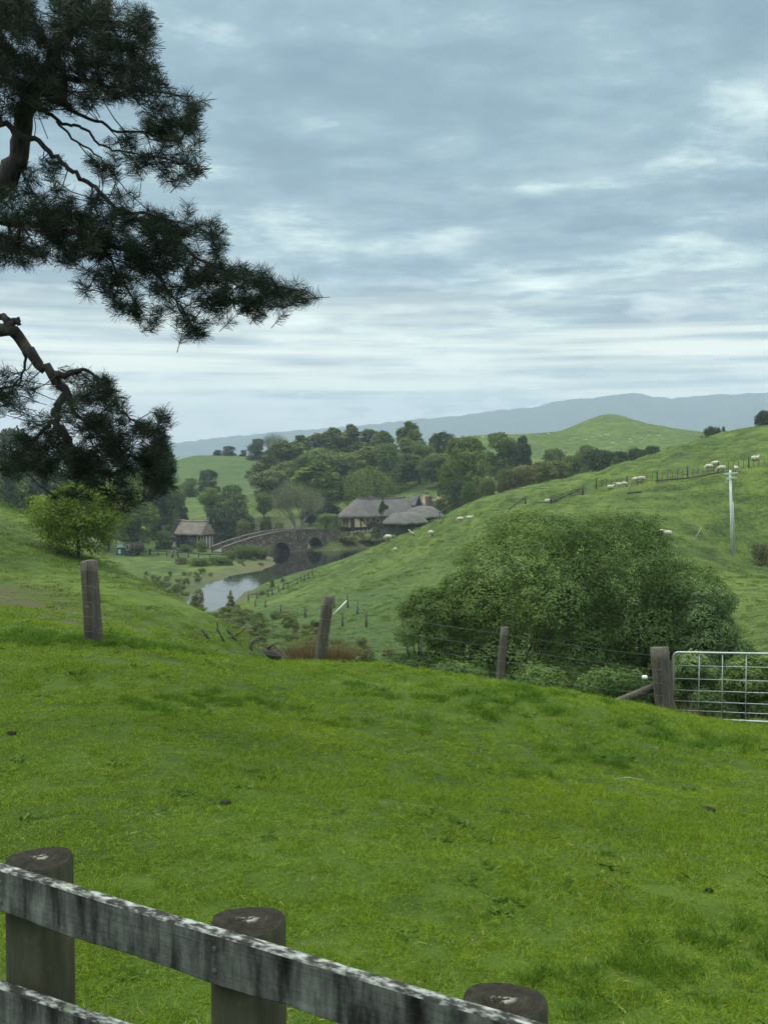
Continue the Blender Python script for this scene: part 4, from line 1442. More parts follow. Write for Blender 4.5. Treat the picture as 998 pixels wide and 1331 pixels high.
# ------------------------------------------------------------------ the pine
def build_pine():
    rg = random.Random(5)
    rng = np.random.default_rng(5)
    D0 = 12.0
    basep = at(-330, 600, 12.4)
    base = Vector((basep.x, basep.y, gz(basep.x, basep.y)))
    root = thing('pine_tree', base, 'dark pine with drooping boughs leaning in from the left', 'tree')

    def W_(q):
        return at(q[0], q[1], q[2] if len(q) > 2 else D0) - base
    LIMBS = {
        'trunk': [(-330, 1010, 12.4, .34), (-300, 800, 12.4, .29), (-250, 580, 12.3, .25), (-180, 430, 12.2, .21), (-90, 320, 12.1, .165), (10, 233, 12, .125), (26, 185, 12, .105), (36, 140, 12, .095), (52, 100, 12, .085), (90, 30, 12, .075), (112, 0, 12, .068), (140, -70, 12, .055), (165, -170, 12, .035)],
        'lower': [(-180, 430, 12.2, .15), (-80, 425, 12, .10), (0, 428, 11.9, .072), (18, 431, 11.9, .070), (45, 466, 11.8, .060), (68, 488, 11.8, .052), (84, 505, 11.8, .050), (76, 530, 11.75, .045), (72, 548, 11.7, .042), (90, 572, 11.7, .038), (112, 600, 11.7, .028), (140, 618, 11.7, .018)],
        'a': [(68, 488, 11.8, .045), (92, 484, 11.75, .035), (108, 480, 11.7, .022), (124, 490, 11.7, .016), (146, 520, 11.7, .012), (170, 545, 11.7, .010), (200, 560, 11.6, .006)],
        'b': [(18, 431, 11.9, .05), (10, 420, 11.9, .045), (0, 412, 12, .04), (-40, 405, 12, .03)],
        'b2': [(10, 420, 11.9, .035), (22, 417, 11.85, .035), (27, 420, 11.85, .02)],
        'c': [(84, 505, 11.8, .03), (100, 540, 11.7, .02), (130, 565, 11.6, .016), (165, 590, 11.6, .01), (200, 605, 11.6, .006)],
        'd': [(72, 548, 11.7, .03), (55, 560, 11.8, .02), (40, 580, 11.8, .014), (20, 600, 11.8, .008)],
        'd2': [(32, 450, 11.85, .02), (32, 480, 11.9, .014), (25, 500, 12, .012), (0, 505, 12, .015), (-40, 500, 12.1, .02)],
        'e': [(112, 600, 11.7, .02), (125, 630, 11.6, .012), (150, 650, 11.6, .008), (165, 665, 11.6, .005)],
        'm1': [(-90, 320, 12.1, .06), (-80, 190, 12, .045), (-30, 140, 11.9, .036), (0, 156, 11.8, .034), (17, 171, 11.8, .032), (39, 180, 11.8, .030), (65, 197, 11.75, .027), (84, 213, 11.7, .025), (104, 233, 11.7, .024), (124, 242, 11.7, .023), (140, 261, 11.6, .021), (165, 275, 11.6, .02), (205, 298, 11.5, .017), (250, 330, 11.5, .014), (300, 355, 11.4, .011), (350, 370, 11.4, .008), (392, 378, 11.4, .004)],
        'm2': [(38, 135, 12, .04), (62, 147, 11.9, .022), (81, 161, 11.9, .018), (104, 164, 11.8, .016), (118, 174, 11.8, .014), (132, 188, 11.8, .012), (152, 195, 11.7, .011), (200, 203, 11.7, .009), (245, 212, 11.6, .006), (268, 216, 11.6, .004)],
        'm3': [(45, 115, 12, .04), (70, 132, 11.9, .022), (93, 143, 11.8, .02), (124, 157, 11.8, .017), (152, 171, 11.7, .014), (200, 170, 11.7, .01), (240, 150, 11.6, .006)],
        'm4': [(74, 157, 11.9, .015), (93, 180, 11.8, .012), (118, 194, 11.8, .010), (140, 216, 11.8, .007)],
        't1': [(90, 30, 12, .04), (130, 22, 11.9, .025), (165, 30, 11.8, .015), (192, 50, 11.7, .008)],
        't2': [(52, 100, 12, .05), (100, 105, 11.8, .028), (150, 112, 11.7, .018), (200, 118, 11.6, .012), (250, 125, 11.6, .006)],
        't3': [(52, 100, 12, .04), (20, 70, 12, .025), (-20, 50, 12.1, .02), (20, 20, 12, .01)],
        'g1': [(-90, 320, 12.1, .08), (-20, 285, 11.9, .05), (50, 290, 11.8, .034), (120, 308, 11.7, .026), (170, 330, 11.6, .02), (210, 365, 11.6, .014), (245, 415, 11.6, .006)],
        'g2': [(120, 308, 11.7, .02), (150, 350, 11.6, .012), (175, 390, 11.6, .008), (190, 415, 11.6, .005)],
        'g3': [(165, 275, 11.6, .018), (200, 280, 11.5, .012), (240, 290, 11.5, .008), (285, 310, 11.5, .005)],
        'g4': [(205, 298, 11.5, .014), (235, 345, 11.5, .010), (270, 385, 11.5, .006), (330, 395, 11.4, .004)],
        'g5': [(140, 261, 11.6, .014), (128, 250, 11.6, .012), (120, 262, 11.6, .010), (130, 285, 11.6, .008), (150, 300, 11.6, .006)],
    }
    tb = MB()
    lb = MB()
    S_pts = []
    for nm, pts in LIMBS.items():
        ws = [W_(q) for q in pts]
        rr = [q[3] for q in pts]
        # gnarl: subdivide with a little wander
        P2, R2 = [], []
        for i in range(len(ws) - 1):
            for k in range(4):
                t = k / 4
                p = ws[i].lerp(ws[i + 1], t)
                r = rr[i] * (1 - t) + rr[i + 1] * t
                if k:
                    p = p + Vector((rg.gauss(0, 1), rg.gauss(0, 1), rg.gauss(0, 1))) * min(0.03, r * 0.5 + 0.004)
                P2.append(p)
                R2.append(r)
        P2.append(ws[-1])
        R2.append(rr[-1])
        (tb if nm == 'trunk' else lb).tube(P2, R2, 10 if nm == 'trunk' else 7, 0.08, rg)
        if nm != 'trunk' or True:
            S_pts += [tuple(p) for p, q in zip(P2, R2) if q < 0.12]
    S_arr = np.array(S_pts)
    tb.build('trunk', M['pinebark'], root, True)
    lb.build('limbs', M['pinebark'], root, True)
    ELL = [  # px, py, rx, ry, density
        (50, 55, 100, 62, 1.0), (120, 85, 90, 46, 1.1), (20, 100, 60, 45, .9), (150, 35, 48, 42, .8), (182, 45, 22, 36, .8), (170, 98, 36, 32, 1.0), (60, 10, 90, 30, 1.0),
        (5, 30, 40, 60, 1.0), (90, 125, 60, 18, .8), (10, 130, 25, 14, .6),
        (225, 148, 44, 34, .85), (195, 185, 42, 30, .9), (235, 172, 30, 26, .75), (258, 132, 12, 16, .8), (215, 212, 48, 24, .8), (258, 215, 16, 9, .9), (205, 97, 12, 12, .7), (130, 205, 26, 14, .7), (140, 225, 16, 12, .7),
        (30, 262, 62, 30, 1.0), (50, 300, 82, 40, 1.15), (10, 325, 36, 26, 1.0), (110, 290, 60, 44, 1.1), (150, 330, 60, 36, 1.1), (65, 335, 40, 16, .7), (165, 255, 14, 14, .6), (60, 225, 30, 18, .7),
        (195, 315, 46, 40, 1.0), (235, 285, 50, 22, .8), (270, 310, 28, 24, .9), (215, 345, 60, 32, 1.1), (275, 350, 40, 20, .9),
        (310, 372, 66, 26, 1.15), (355, 378, 42, 20, 1.15), (388, 382, 14, 12, 1.1), (300, 352, 26, 14, .7), (345, 355, 12, 10, .6),
        (135, 375, 34, 24, .7), (165, 395, 30, 18, .7), (190, 412, 18, 16, .8), (155, 402, 14, 10, .8), (230, 385, 45, 20, .8), (245, 420, 28, 18, 1.0), (262, 432, 14, 10, .8), (300, 402, 38, 16, .8), (345, 402, 26, 12, .7), (212, 300, 30, 20, 0.8),
        (20, 500, 40, 24, .7), (5, 525, 24, 22, .8), (105, 500, 34, 24, .85), (130, 515, 34, 28, .9), (110, 535, 34, 22, .7), (150, 550, 38, 26, 1.0), (190, 552, 26, 20, 1.0), (212, 550, 9, 20, .9), (165, 585, 52, 26, 1.2), (120, 580, 46, 26, 1.1), (195, 605, 32, 26, 1.1), (180, 630, 36, 18, .9), (135, 615, 40, 20, 1.0), (80, 600, 46, 26, 1.0), (45, 585, 40, 26, .9), (20, 600, 34, 20, .8), (70, 575, 40, 16, .8), (90, 640, 32, 12, .5), (160, 650, 26, 12, .6), (215, 620, 10, 20, .8), (60, 555, 26, 18, .6),
    ]
    tips, dirs = [], []
    tw = MB()
    for (cx, cy, rx, ry, dn) in ELL:
        cnt = int(pi * rx * ry / 135.0 * dn) + 2
        for k in range(cnt):
            a = rg.uniform(0, 2 * pi)
            q = sqrt(rg.uniform(0, 1))
            px, py = cx + rx * q * cos(a), cy + ry * q * sin(a)
            Dd = 11.7 + rg.gauss(0, 0.42)
            P = at(px, py, Dd) - base
            pv_ = np.array(P)
            j = ((S_arr - pv_) ** 2).sum(1).argmin()
            Q = Vector(S_arr[j])
            d = (P - Q)
            dist = d.length
            d = d.normalized() if dist > 1e-3 else Vector((0, 0, 1))
            out = (Vector((px - cx, 0, -(py - cy))) * 0.02)
            d = (d * 0.6 + out * 0.5 + Vector((rg.gauss(0, .35), rg.gauss(0, .35), 0.35 + rg.gauss(0, .3)))).normalized()
            tips.append(tuple(P))
            dirs.append(tuple(d))
            if dist > 0.75:
                tw.tube([P - d * 0.26, P - d * 0.12, P], [0.005, 0.0045, 0.003], 4)
            else:
                b0 = P - d * 0.14
                mid = Q.lerp(b0, 0.55) + Vector((rg.gauss(0, .03), rg.gauss(0, .03), -0.05 * dist))
                if rg.random() < 0.55:
                    tw.tube([Q, mid, b0, P], [0.007, 0.006, 0.0045, 0.003], 4)
                else:
                    tw.tube([mid, b0, P], [0.005, 0.0045, 0.003], 4)
    tw.build('twigs', M['pinebark'], root)
    T = np.array(tips)
    Dr = np.array(dirs)
    n = 84
    m_ = len(T)
    along = rng.uniform(-0.18, 0.015, (m_, n))
    P0 = T[:, None] + Dr[:, None] * along[..., None]
    rad = unit(np.cross(Dr[:, None], rng.normal(size=(m_, n, 3))))
    nd = unit(Dr[:, None] * rng.uniform(0.25, 1.1, (m_, n, 1)) + rad)
    Ln = rng.uniform(0.075, 0.135, (m_, n, 1))
    sd2 = unit(np.cross(nd, rng.normal(size=nd.shape))) * 0.0019
    V = np.stack([P0 - sd2, P0 + sd2, P0 + nd * Ln + sd2 * .35, P0 + nd * Ln - sd2 * .35 + np.array([0, 0, -0.004])], 2).reshape(-1, 3)
    var = np.repeat(rng.uniform(0, .6, m_), n) + rng.uniform(0, .4, m_ * n)
    link('needles', np_mesh('needles', V, np.arange(len(V)).reshape(-1, 4), M['pine'], {'var': ('FACE', var)}), root)
    print('pine shoots', m_, 'faces', len(V) // 4)


build_pine()
# ------------------------------------------------------------------ near post-and-rail fence
def build_rail_fence():
    root_p = at(-60, 600, 4.3)
    # posts: photo column, top-centre row, distance
    PS = [(50, 1116, 3.90), (322, 1197, 3.34), (655, 1302, 2.96)]
    tops = [at(*q) for q in PS]
    # the posts stand in one line
    ln = tops[2] - tops[0]
    kx = (PS[1][0] - 499.0) / F
    tt = (kx * tops[0].y - tops[0].x) / (ln.x - kx * ln.y)
    tops[1] = at(PS[1][0], PS[1][1], tops[0].y + ln.y * tt)
    dirv = (tops[2] - tops[0])
    dirv.z = 0
    step = dirv.length / 2
    dirv.normalize()
    base = Vector((tops[0].x, tops[0].y, gz(tops[0].x, tops[0].y)))
    root = thing('rail_fence', base, 'weathered whitewashed post and rail fence in the near left corner', 'fence')
    R = 0.122
    extra = [tops[0] - dirv * step * 1.02, tops[2] + dirv * step]
    for i, tp in enumerate(tops + extra):
        gzv = gz(tp.x, tp.y) - 0.25
        h = tp.z - gzv
        rg = random.Random(i + 3)
        mb = MB()
        prof = [(R * 1.02, 0), (R * 1.0, h * 0.5), (R * 0.985, h - 0.012), (R * 0.95, h)]
        n = 40
        vs, fs = [], []
        for r, z in prof:
            for k in range(n):
                a = 2 * pi * k / n
                rr = r * (1 + 0.018 * sin(3 * a + i) + 0.01 * sin(7 * a + 2 * i))
                vs.append((rr * cos(a), rr * sin(a), z + (0.006 * sin(a * 2 + i) if z > h - .02 else 0)))
        for q in range(len(prof) - 1):
            for k in range(n):
                a, b = q * n + k, q * n + (k + 1) % n
                fs.append((a, b, b + n, a + n))
        mb.add(vs, fs)
        p = mb.build('post', M['nearpost'], root, True, Vector((tp.x, tp.y, gzv)) - base)
        cap = MB()
        ring = vs[-n:]
        cv = [(0, 0, 0.004)] + [(x * .5, y * .5, z - h + 0.004) for x, y, z in ring] + [(x, y, z - h) for x, y, z in ring]
        cf = [(0, 1 + k, 1 + (k + 1) % n) for k in range(n)]
        cf += [(1 + k, 1 + n + k, 1 + n + (k + 1) % n, 1 + (k + 1) % n) for k in range(n)]
        cap.add(cv, cf)
        c = cap.build('end_grain', M['posttop'], p, False, (0, 0, h + 0.0005))
    # rails nailed to the camera side
    side = Vector((dirv.y, -dirv.x, 0))
    if side.y > 0:
        side = -side
    th = 0.05

    def rail(pa, pb, hgt, seed):
        """pa, pb: top front edge end points"""
        rg = random.Random(seed)
        x = (pb - pa)
        L = x.length
        x.normalize()
        nv = 60
        mb = MB()
        vs, fs = [], []
        up = Vector((0, 0, 1))
        for k in range(nv + 1):
            p = pa + x * L * k / nv
            w1 = 0.0015 * sin(k * 0.4 + seed) + rg.uniform(-.001, .001)
            w2 = 0.004 * sin(k * 0.6 + 2 * seed) + rg.uniform(-.002, .002)
            c = 0.006
            vs += [p + up * w1 - side * (-0.0) - up * c, p + up * w1 - side * c, p + up * w1 - side * (th - c), p + up * w1 - side * th - up * c,
                   p - up * (hgt - c + w2) - side * th, p - up * (hgt + w2) - side * (th - c), p - up * (hgt + w2) - side * c, p - up * (hgt - c + w2)]
        m8 = []
        for k in range(nv):
            for q in range(8):
                a = k * 8 + q
                b = k * 8 + (q + 1) % 8
                fs.append((a, b, b + 8, a + 8))
                m8.append(1 if q in (0, 1, 2) else 0)
        fs.append(tuple(range(8)))
        fs.append(tuple(range(nv * 8, nv * 8 + 8)))
        m8 += [0, 0]
        o0 = pa
        mb.v = [tuple(v - o0) for v in vs]
        mb.f = fs
        mb.m = m8
        # turn so that the board's own x axis runs along it
        yaw = atan2(x.y, x.x)
        Rm = Matrix.Rotation(-yaw, 3, 'Z')
        mb.v = [tuple(Rm @ Vector(v)) for v in mb.v]
        o = mb.build('rail', [M['rail'], M['railtop']], root, False, o0 - base)
        o.rotation_euler = (0, 0, yaw)
        return o

    front = side * (R + th)
    f0, f2 = tops[0] + front, tops[2] + front
    # top edge of the upper board, read where it meets the picture

    def online(px, py):
        """the point of the fence's front plane seen at px, py"""
        d = at(px, py, 1.0) - Vector((0, 0, CAMZ))
        o = Vector((0, 0, CAMZ))
        t = (f0 - o).dot(side) / d.dot(side)
        return o + d * t
    a, b = online(0, 1131), online(660, 1330)
    u = (b - a) / (b - a).length
    r1 = rail(a - u * 0.9, b + u * 0.8, 0.158, 1)
    a2, b2 = online(0, 1285), online(138, 1332)
    u2 = (b2 - a2) / (b2 - a2).length
    r2 = rail(a2 - u2 * 0.9, b2 + u2 * 2.0, 0.158, 2)
    # rusty nail heads where the board meets each post
    for i, tp in enumerate(tops):
        q = tp + side * (R + th)
        t = (q - a).dot(u)
        for dz in (0.045, 0.115):
            c = a + u * t - Vector((0, 0, dz)) + side * 0.001
            mb = MB()
            prof = [(0.008, -0.004), (0.008, 0.002), (0.005, 0.0035)]
            mb.lathe(prof, 12, axis='y')
            o = mb.build('nail_head', M['iron'], root, False, c - base)
            o.rotation_euler = (0, 0, atan2(side.y, side.x) - pi / 2)


build_rail_fence()

# ------------------------------------------------------------------ farm wire fence on the crest
def rough_post(mb, a, b, r0, r1, seed, n=14, square=0.0):
    rg = random.Random(seed)
    a, b = Vector(a), Vector(b)
    ax = (b - a).normalized()
    u = ax.orthogonal().normalized()
    v = ax.cross(u)
    vs, fs = [], []
    rows = 9
    ph = rg.uniform(0, 6)
    for i in range(rows):
        t = i / (rows - 1)
        r = r0 * (1 - t) + r1 * t
        for k in range(n):
            an = 2 * pi * k / n
            rr = r * (1 + 0.06 * sin(3 * an + ph + t) + 0.04 * sin(5 * an + 2 * ph) + rg.uniform(-.02, .02))
            if square:
                rr *= 1 + square * (1 / max(abs(cos(an)), abs(sin(an))) - 1)
            top = 0.012 * sin(2 * an + ph) if i == rows - 1 else 0
            vs.append(a.lerp(b, t) + (u * cos(an) + v * sin(an)) * rr + ax * top)
    for i in range(rows - 1):
        for k in range(n):
            p, q = i * n + k, i * n + (k + 1) % n
            fs.append((p, q, q + n, p + n))
    fs.append(tuple(range((rows - 1) * n, rows * n)))
    mb.add(vs, fs)


def build_wire_fence():
    PP = [(123.5, 834, 116, 729, 16.0, .135, .12, 0.25, 'thick upright post with a split grey top'),
          (411, 869, 427, 776, 18.0, .095, .09, 0.0, 'round post leaning to the right'),
          (646, 902, 656, 815, 19.0, .075, .068, 0.0, 'thin post leaning slightly right'),
          (867, 931, 856, 842, 20.0, .165, .15, 0.55, 'stout square strainer post')]
    base = at(118, 834, 16.0)
    root = thing('wire_fence', base, 'old farm wire fence with four mismatched wooden posts along the field edge', 'fence')
    tops, bots = [], []
    for i, (bx, by, tx, ty, D, r0, r1, sq, lab) in enumerate(PP):
        bt = at(bx, by, D)
        bt.z = min(bt.z, gz(bt.x, bt.y)) - 0.3
        tp = at(tx, ty, D)
        mb = MB()
        o = Vector((bt.x, bt.y, bt.z))
        rough_post(mb, Vector((0, 0, 0)), tp - o, r0, r1, i + 2, square=sq)
        p = mb.build('post', M['post'], root, True, o - base)
        p['label'] = lab
        tops.append(tp)
        bots.append(at(bx, by, D))
    # wires: stapled to the camera side of each post, sagging a little between
    lefttop = at(-260, 700, 15.2)
    leftbot = at(-260, 800, 15.2)
    T = [lefttop] + tops
    B = [leftbot] + bots
    rads = [.1] + [q[5] for q in PP]
    for k, f in enumerate((0.10, 0.30, 0.50, 0.68, 0.86)):
        pts = []
        for i in range(len(T) - 1):
            a = T[i].lerp(B[i], f) + Vector((0.02, -rads[i], 0))
            b = T[i + 1].lerp(B[i + 1], f) + Vector((-0.02, -rads[i + 1], 0))
            for j in range(8):
                t = j / 8
                p = a.lerp(b, t)
                p.z -= 0.10 * t * (1 - t)
                pts.append(p - base)
        pts.append(b - base)
        mb = MB()
        mb.tube(pts, 0.0019, 5)
        mb.build('wire', M['wire'], root)
    # brace log propping the strainer
    mb = MB()
    a, b = at(782, 921, 20.3), at(858, 890, 20.1)
    rough_post(mb, Vector((0, 0, 0)), b - a, .085, .075, 9, 10)
    mb.build('brace', M['post'], root, True, a - base)
    # pale insulator standing off the strainer
    mb = MB()
    c = at(838, 880.5, 19.75)
    mb.lathe([(0.012, -0.055), (0.034, -0.05), (0.040, -0.01), (0.036, 0.03), (0.014, 0.05)], 12, axis='x')
    o = mb.build('insulator', M['white'], root, True, c - base)
    mb = MB()
    mb.tube([at(856, 882, 19.9) - base, c - base, at(826, 879, 19.8) - base], [0.008, 0.008, 0.006], 6)
    mb.build('insulator_arm', M['iron'], root)
    return base


build_wire_fence()

# ------------------------------------------------------------------ metal gate
def build_gate():
    A, B = at(875, 848, 20.0), at(998, 850, 19.15)
    d = B - A
    d.z = 0
    W_ = 3.7
    sc = W_ / d.length
    d.normalize()
    bot = at(877, 933, 20.0)
    base = Vector((A.x, A.y, bot.z))
    yaw = atan2(d.y, d.x)
    H = A.z - bot.z
    zt = (B.z - A.z) / ((B - A).length)
    root = thing('farm_gate', base, 'galvanised tubular field gate with wire mesh bars beside the strainer post', 'gate', rz=yaw)
    r = 0.021
    fr = MB()
    c = 0.10
    pts = []

    def q(x, z):
        return Vector((x, 0, z + zt * x))
    for i in range(7):
        a = pi / 2 * i / 6
        pts.append(q(c - c * cos(a), H - c + c * sin(a)))
    left = [q(0, 0.0)] + pts
    right = []
    for i in range(7):
        a = pi / 2 * i / 6
        right.append(q(W_ - c + c * sin(a), H - c + c * cos(a)))
    loop = left + right + [q(W_, 0), ]
    fr.tube(loop, r, 12)
    fr.tube([q(0, 0), q(W_, 0)], r, 12)
    fr.build('frame', M['galv'], root, True)
    for f in (0.20, 0.40, 0.575, 0.74, 0.88):
        mb = MB()
        z = H * (1 - f)
        mb.tube([q(r, z), q(W_ - r, z)], 0.0075, 8)
        mb.build('bar', M['galv'], root, True)
    for k in range(1, 9):
        x = W_ * k / 9 if k > 1 else W_ * 0.115
        x = 0.42 * k + 0.06
        if x > W_ - .1:
            break
        mb = MB()
        mb.tube([q(x, 0), q(x, H)], 0.0095, 8)
        mb.build('stay', M['galv'], root, True)
    mb = MB()
    for k in range(7):
        ang = k * 0.9
        ctr = Vector((-0.02 - 0.035 * k, -0.06 - 0.01 * k, H * 0.56 - 0.01 * k * (6 - k) * 0.3))
        ring = []
        for j in range(9):
            a = 2 * pi * j / 8
            ring.append(ctr + Vector((0.026 * cos(a), 0.014 * sin(a) * (k % 2), 0.014 * sin(a) * (1 - k % 2))))
        mb.tube(ring, 0.0045, 5)
    mb.build('chain', M['iron'], root, True)
    for z in (0.18, H - 0.2):
        mb = MB()
        mb.tube([q(W_ + 0.16, z), q(W_ - 0.01, z)], 0.016, 8)
        mb.build('hinge', M['iron'], root, True)
    # the hanging post, just outside the picture
    p = Vector((cos(yaw), sin(yaw), 0)) * (W_ + 0.3) + base
    g = gz(p.x, p.y)
    mb = MB()
    rough_post(mb, (0, 0, -.3), (0, 0, base.z + H + 0.1 - g + zt * W_), .15, .14, 33, square=.4)
    o = mb.build('gate_post', M['post'], None, True, (p.x, p.y, g))
    tag(o, 'stout wooden post carrying the hinges of the metal gate', 'post')


build_gate()

# ------------------------------------------------------------------ rushes, fallen branches, dung
for (px, D, R, H, lab, n) in ((398, 18.5, .30, .80, 'left clump of dry brown rushes behind the leaning round post', 900),
                              (433, 18.4, .32, .78, 'right clump of dry brown rushes behind the leaning round post', 1000)):
    p = spot(px, D)
    o = link('rush_clump', blade_clump('rush_clump', n, R, H, M['rush'], int(px), 0.55, 0.010), loc=p)
    tag(o, lab, 'rushes', 'rush clumps on the field edge')
for (px, D, R, H, lab, n) in ((520, 40, .7, .8, 'grey-green rushes in the gully left of the small leafy tree', 500),
                              (375, 55, .9, 1.0, 'grey-green rushes in the gully right of the scrub', 500),
                              (440, 60, .8, .9, 'rushes in the gully below the white-braced fence post', 500)):
    p = spot(px, D)
    o = link('rush_clump', blade_clump('rush_clump', n, R, H, M['reed'], int(px), 0.7, 0.022), loc=p)
    tag(o, lab, 'rushes', 'rush clumps in the gully')

BR = [([(262, 818), (270, 829), (277, 838)], .05, 'leftmost short dead stick poking from the grass of the spur'),
      ([(282, 816), (288, 828), (296, 840)], .045, 'second dead stick from the left on the spur'),
      ([(294, 818), (303, 828), (312, 840), (319, 846)], .06, 'long straight dead branch slanting down the spur'),
      ([(326, 846), (326, 838), (330, 832), (336, 829)], .06, 'curved dead branch with an upturned tip beside the log'),
      ([(282, 808), (283, 816), (281, 824)], .025, 'thin upright dead twig left of the dead branches')]
for i, (pl, r, lab) in enumerate(BR):
    bp = pl[0] if i == 3 else pl[-1]
    D = edge(bp[0], bp[1], 19, 60).y
    ws = [at(a, b, D + 0.1 * k) for k, (a, b) in enumerate(pl)]
    o0 = Vector((ws[-1 if i != 3 else 0]))
    mb = MB()
    r *= D / 34.0
    dn = (ws[1] - ws[0] if i == 3 else ws[-2] - ws[-1]) * -0.15 - Vector((0, 0, .08))
    ws[0 if i == 3 else -1] = ws[0 if i == 3 else -1] + dn
    mb.tube([q - o0 for q in ws], [r, r * .9] + [r * .7] * (len(ws) - 3) + [r * .5] if i == 3 else [r * .55] + [r * .8] * (len(ws) - 2) + [r], 8, .1, rnd)
    if len(ws) > 3:
        k0 = ws[1] - o0
        mb.tube([k0, k0 + Vector((.22, .1, .12)), k0 + Vector((.34, .1, .30))], [r * .4, r * .3, r * .15], 6)
    o = mb.build('dead_branch', M['deadwood'], None, True, o0)
    tag(o, lab, 'branch', 'dead branches on the spur')
p = edge(350, 851, 19, 60)
mb = MB()
rough_post(mb, (-.28, -.1, .16), (.26, .1, .02), .15, .10, 4, 12)
mb.tube([(-.1, 0, .2), (.1, -.1, .34), (.28, -.1, .42)], [.035, .025, .01], 6)
o = mb.build('log', M['deadwood'], None, True, (p.x, p.y, gz(p.x, p.y)))
tag(o, 'short weathered log lying beside the dead branches', 'log')


def ground_hit(px, py, lo=3.0, hi=26.0):
    """where the sight line through a photo point meets the near field"""
    for k in range(44):
        mid = (lo + hi) / 2
        p = at(px, py, mid)
        if p.z > gz(p.x, p.y):
            lo = mid
        else:
            hi = mid
    p = at(px, py, lo)
    return Vector((p.x, p.y, gz(p.x, p.y)))


for i, (px, py, r, lab) in enumerate(((293, 1046, .04, 'small dark dung pat alone in the middle left of the field'),
                                      (917, 1055, .075, 'largest dark dung pat, on the right of the field below the gate'),
                                      (921, 1160, .026, 'small dung pat below the largest one on the right'),
                                      (15, 955, .045, 'flat dark dung pat at the left edge of the field'),
                                      )):
    p = ground_hit(px, py)
    rg = random.Random(i)
    mb = MB()
    n = 16
    vs = [(0, 0, r * .36)]
    for q, (rr, z) in enumerate(((.45, .34), (.8, .22), (1.0, .0), (1.0, -.4))):
        for k in range(n):
            a = 2 * pi * k / n
            w_ = rr * r * (1 + .2 * sin(2 * a + i) + .12 * sin(5 * a + 2 * i) + rg.uniform(-.06, .06))
            vs.append((w_ * cos(a), w_ * sin(a) * .85, z * r + rg.uniform(-.06, .06) * r))
    fs = [(0, 1 + k, 1 + (k + 1) % n) for k in range(n)]
    for q in range(3):
        for k in range(n):
            a, b = 1 + q * n + k, 1 + q * n + (k + 1) % n
            fs.append((a, a + n, b + n, b))
    mb.add(vs, fs)
    o = mb.build('dung_pat', M['dung'], None, True, p + Vector((0, 0, .016)))
    tag(o, lab, 'dung', 'dung pats on the field')
p = ground_hit(817, 1022)
mb = MB()
mb.tube([(-.17, 0, .045), (0, .02, .06), (.15, -.05, .05)], [.004, .005, .003], 6)
o = mb.build('stick', M['paletimber'], None, True, p + Vector((0, 0, .03)))
tag(o, 'thin pale stick lying on the field below the gate', 'stick')

# ------------------------------------------------------------------ utility pole and the stakes of the meadow
def build_pole():
    b = spot(953.5, 106)
    top = at(948.8, 611, 106)
    root = thing('utility_pole', b, 'pale grey utility pole with two cross arms on the meadow', 'utility pole')
    T = top - b
    mb = MB()
    mb.tube([Vector((0, 0, -.4)), T * .5, T], [.155, .135, .105], 14)
    mb.build('shaft', M['polegrey'], root, True)
    mb = MB()
    mb.tube([Vector((.22, -.06, .1)), T * .45 + Vector((.2, -.06, 0)), T * .62 + Vector((.16, -.06, 0))], [.045] * 3, 8)
    mb.build('conduit', M['polegrey'], root, True)
    for (f, L, w_, dz) in ((0.965, 1.45, .12, .055), (0.91, .95, .10, .03)):
        c = T * f + Vector((0, -.2, 0))
        a = c + Vector((-L / 2, 0, -dz))
        e = c + Vector((L / 2, 0, dz))
        mb = MB()
        mb.bar(a, e, .1, w_)
        arm = mb.build('cross_arm', M['polegrey'], root)
        for k in ((0.06, 0.36, 0.66, 0.94) if f > .95 else (0.06, 0.94)):
            p = a.lerp(e, k) + Vector((0, 0, w_ / 2))
            m2 = MB()
            m2.lathe([(.02, 0), (.02, .05), (.06, .06), (.035, .10), (.055, .12), (.03, .18)], 10)
            m2.build('insulator', M['insul'], arm, True, p)
    mb = MB()
    c = T * 0.89
    mb.tube([c + Vector((-.1, -.1, .05)), c + Vector((-.42, -.15, -.05)), c + Vector((-.5, -.15, -.32))], .035, 7)
    mb.build('drop_bracket', M['polegrey'], root, True)


build_pole()
a = spot(899.8, 103)
b = at(912, 684.5, 103)
mb = MB()
mb.tube([(0, 0, -.2), (b - a)], [.035, .03], 8)
tag(mb.build('leaning_stake', M['paletimber'], None, True, a), 'tall thin pale stake leaning on the slope left of the utility pole', 'stake')


def hill_fence():
    base = spot(775, 127)
    root = thing('batten_fence', base, 'post and batten wire fence crossing the meadow past the utility pole', 'fence')
    tops = []
    n = 46
    for i in range(n):
        px = 775 + i * 6.6
        D = 127 - 0.015 * (px - 775)
        g = spot(px, D)
        mainp = i % 6 == 0
        rg = random.Random(i)
        h = 1.25 if mainp else rg.uniform(.95, 1.08)
        lean = rg.uniform(-.05, .05)
        mb = MB()
        if mainp:
            mb.tube([(0, 0, -.3), (lean, 0, h)], [.09, .085], 8)
        else:
            mb.box((lean * .5, 0, h / 2), (.05, .04, h))
        mb.build('post' if mainp else 'batten', M['postfar'], root, False, g - base)
        tops.append((g - base, h))
    for f in (.3, .62, .92):
        mb = MB()
        mb.tube([p + Vector((0, -.06, 1.0 * f)) for p, h in tops], .006, 4)
        mb.build('wire', M['wire'], root)
    mb = MB()
    a, b = spot(852, 125), spot(935, 124)
    mid = a.lerp(b, .5)
    mid.z = gz(mid.x, mid.y)
    mb.tube([a - base + Vector((0, -.2, .2)), mid - base + Vector((0, -.2, .22)), b - base + Vector((0, -.2, .35))], .09, 7)
    mb.build('fallen_rail', M['postfar'], root)


hill_fence()


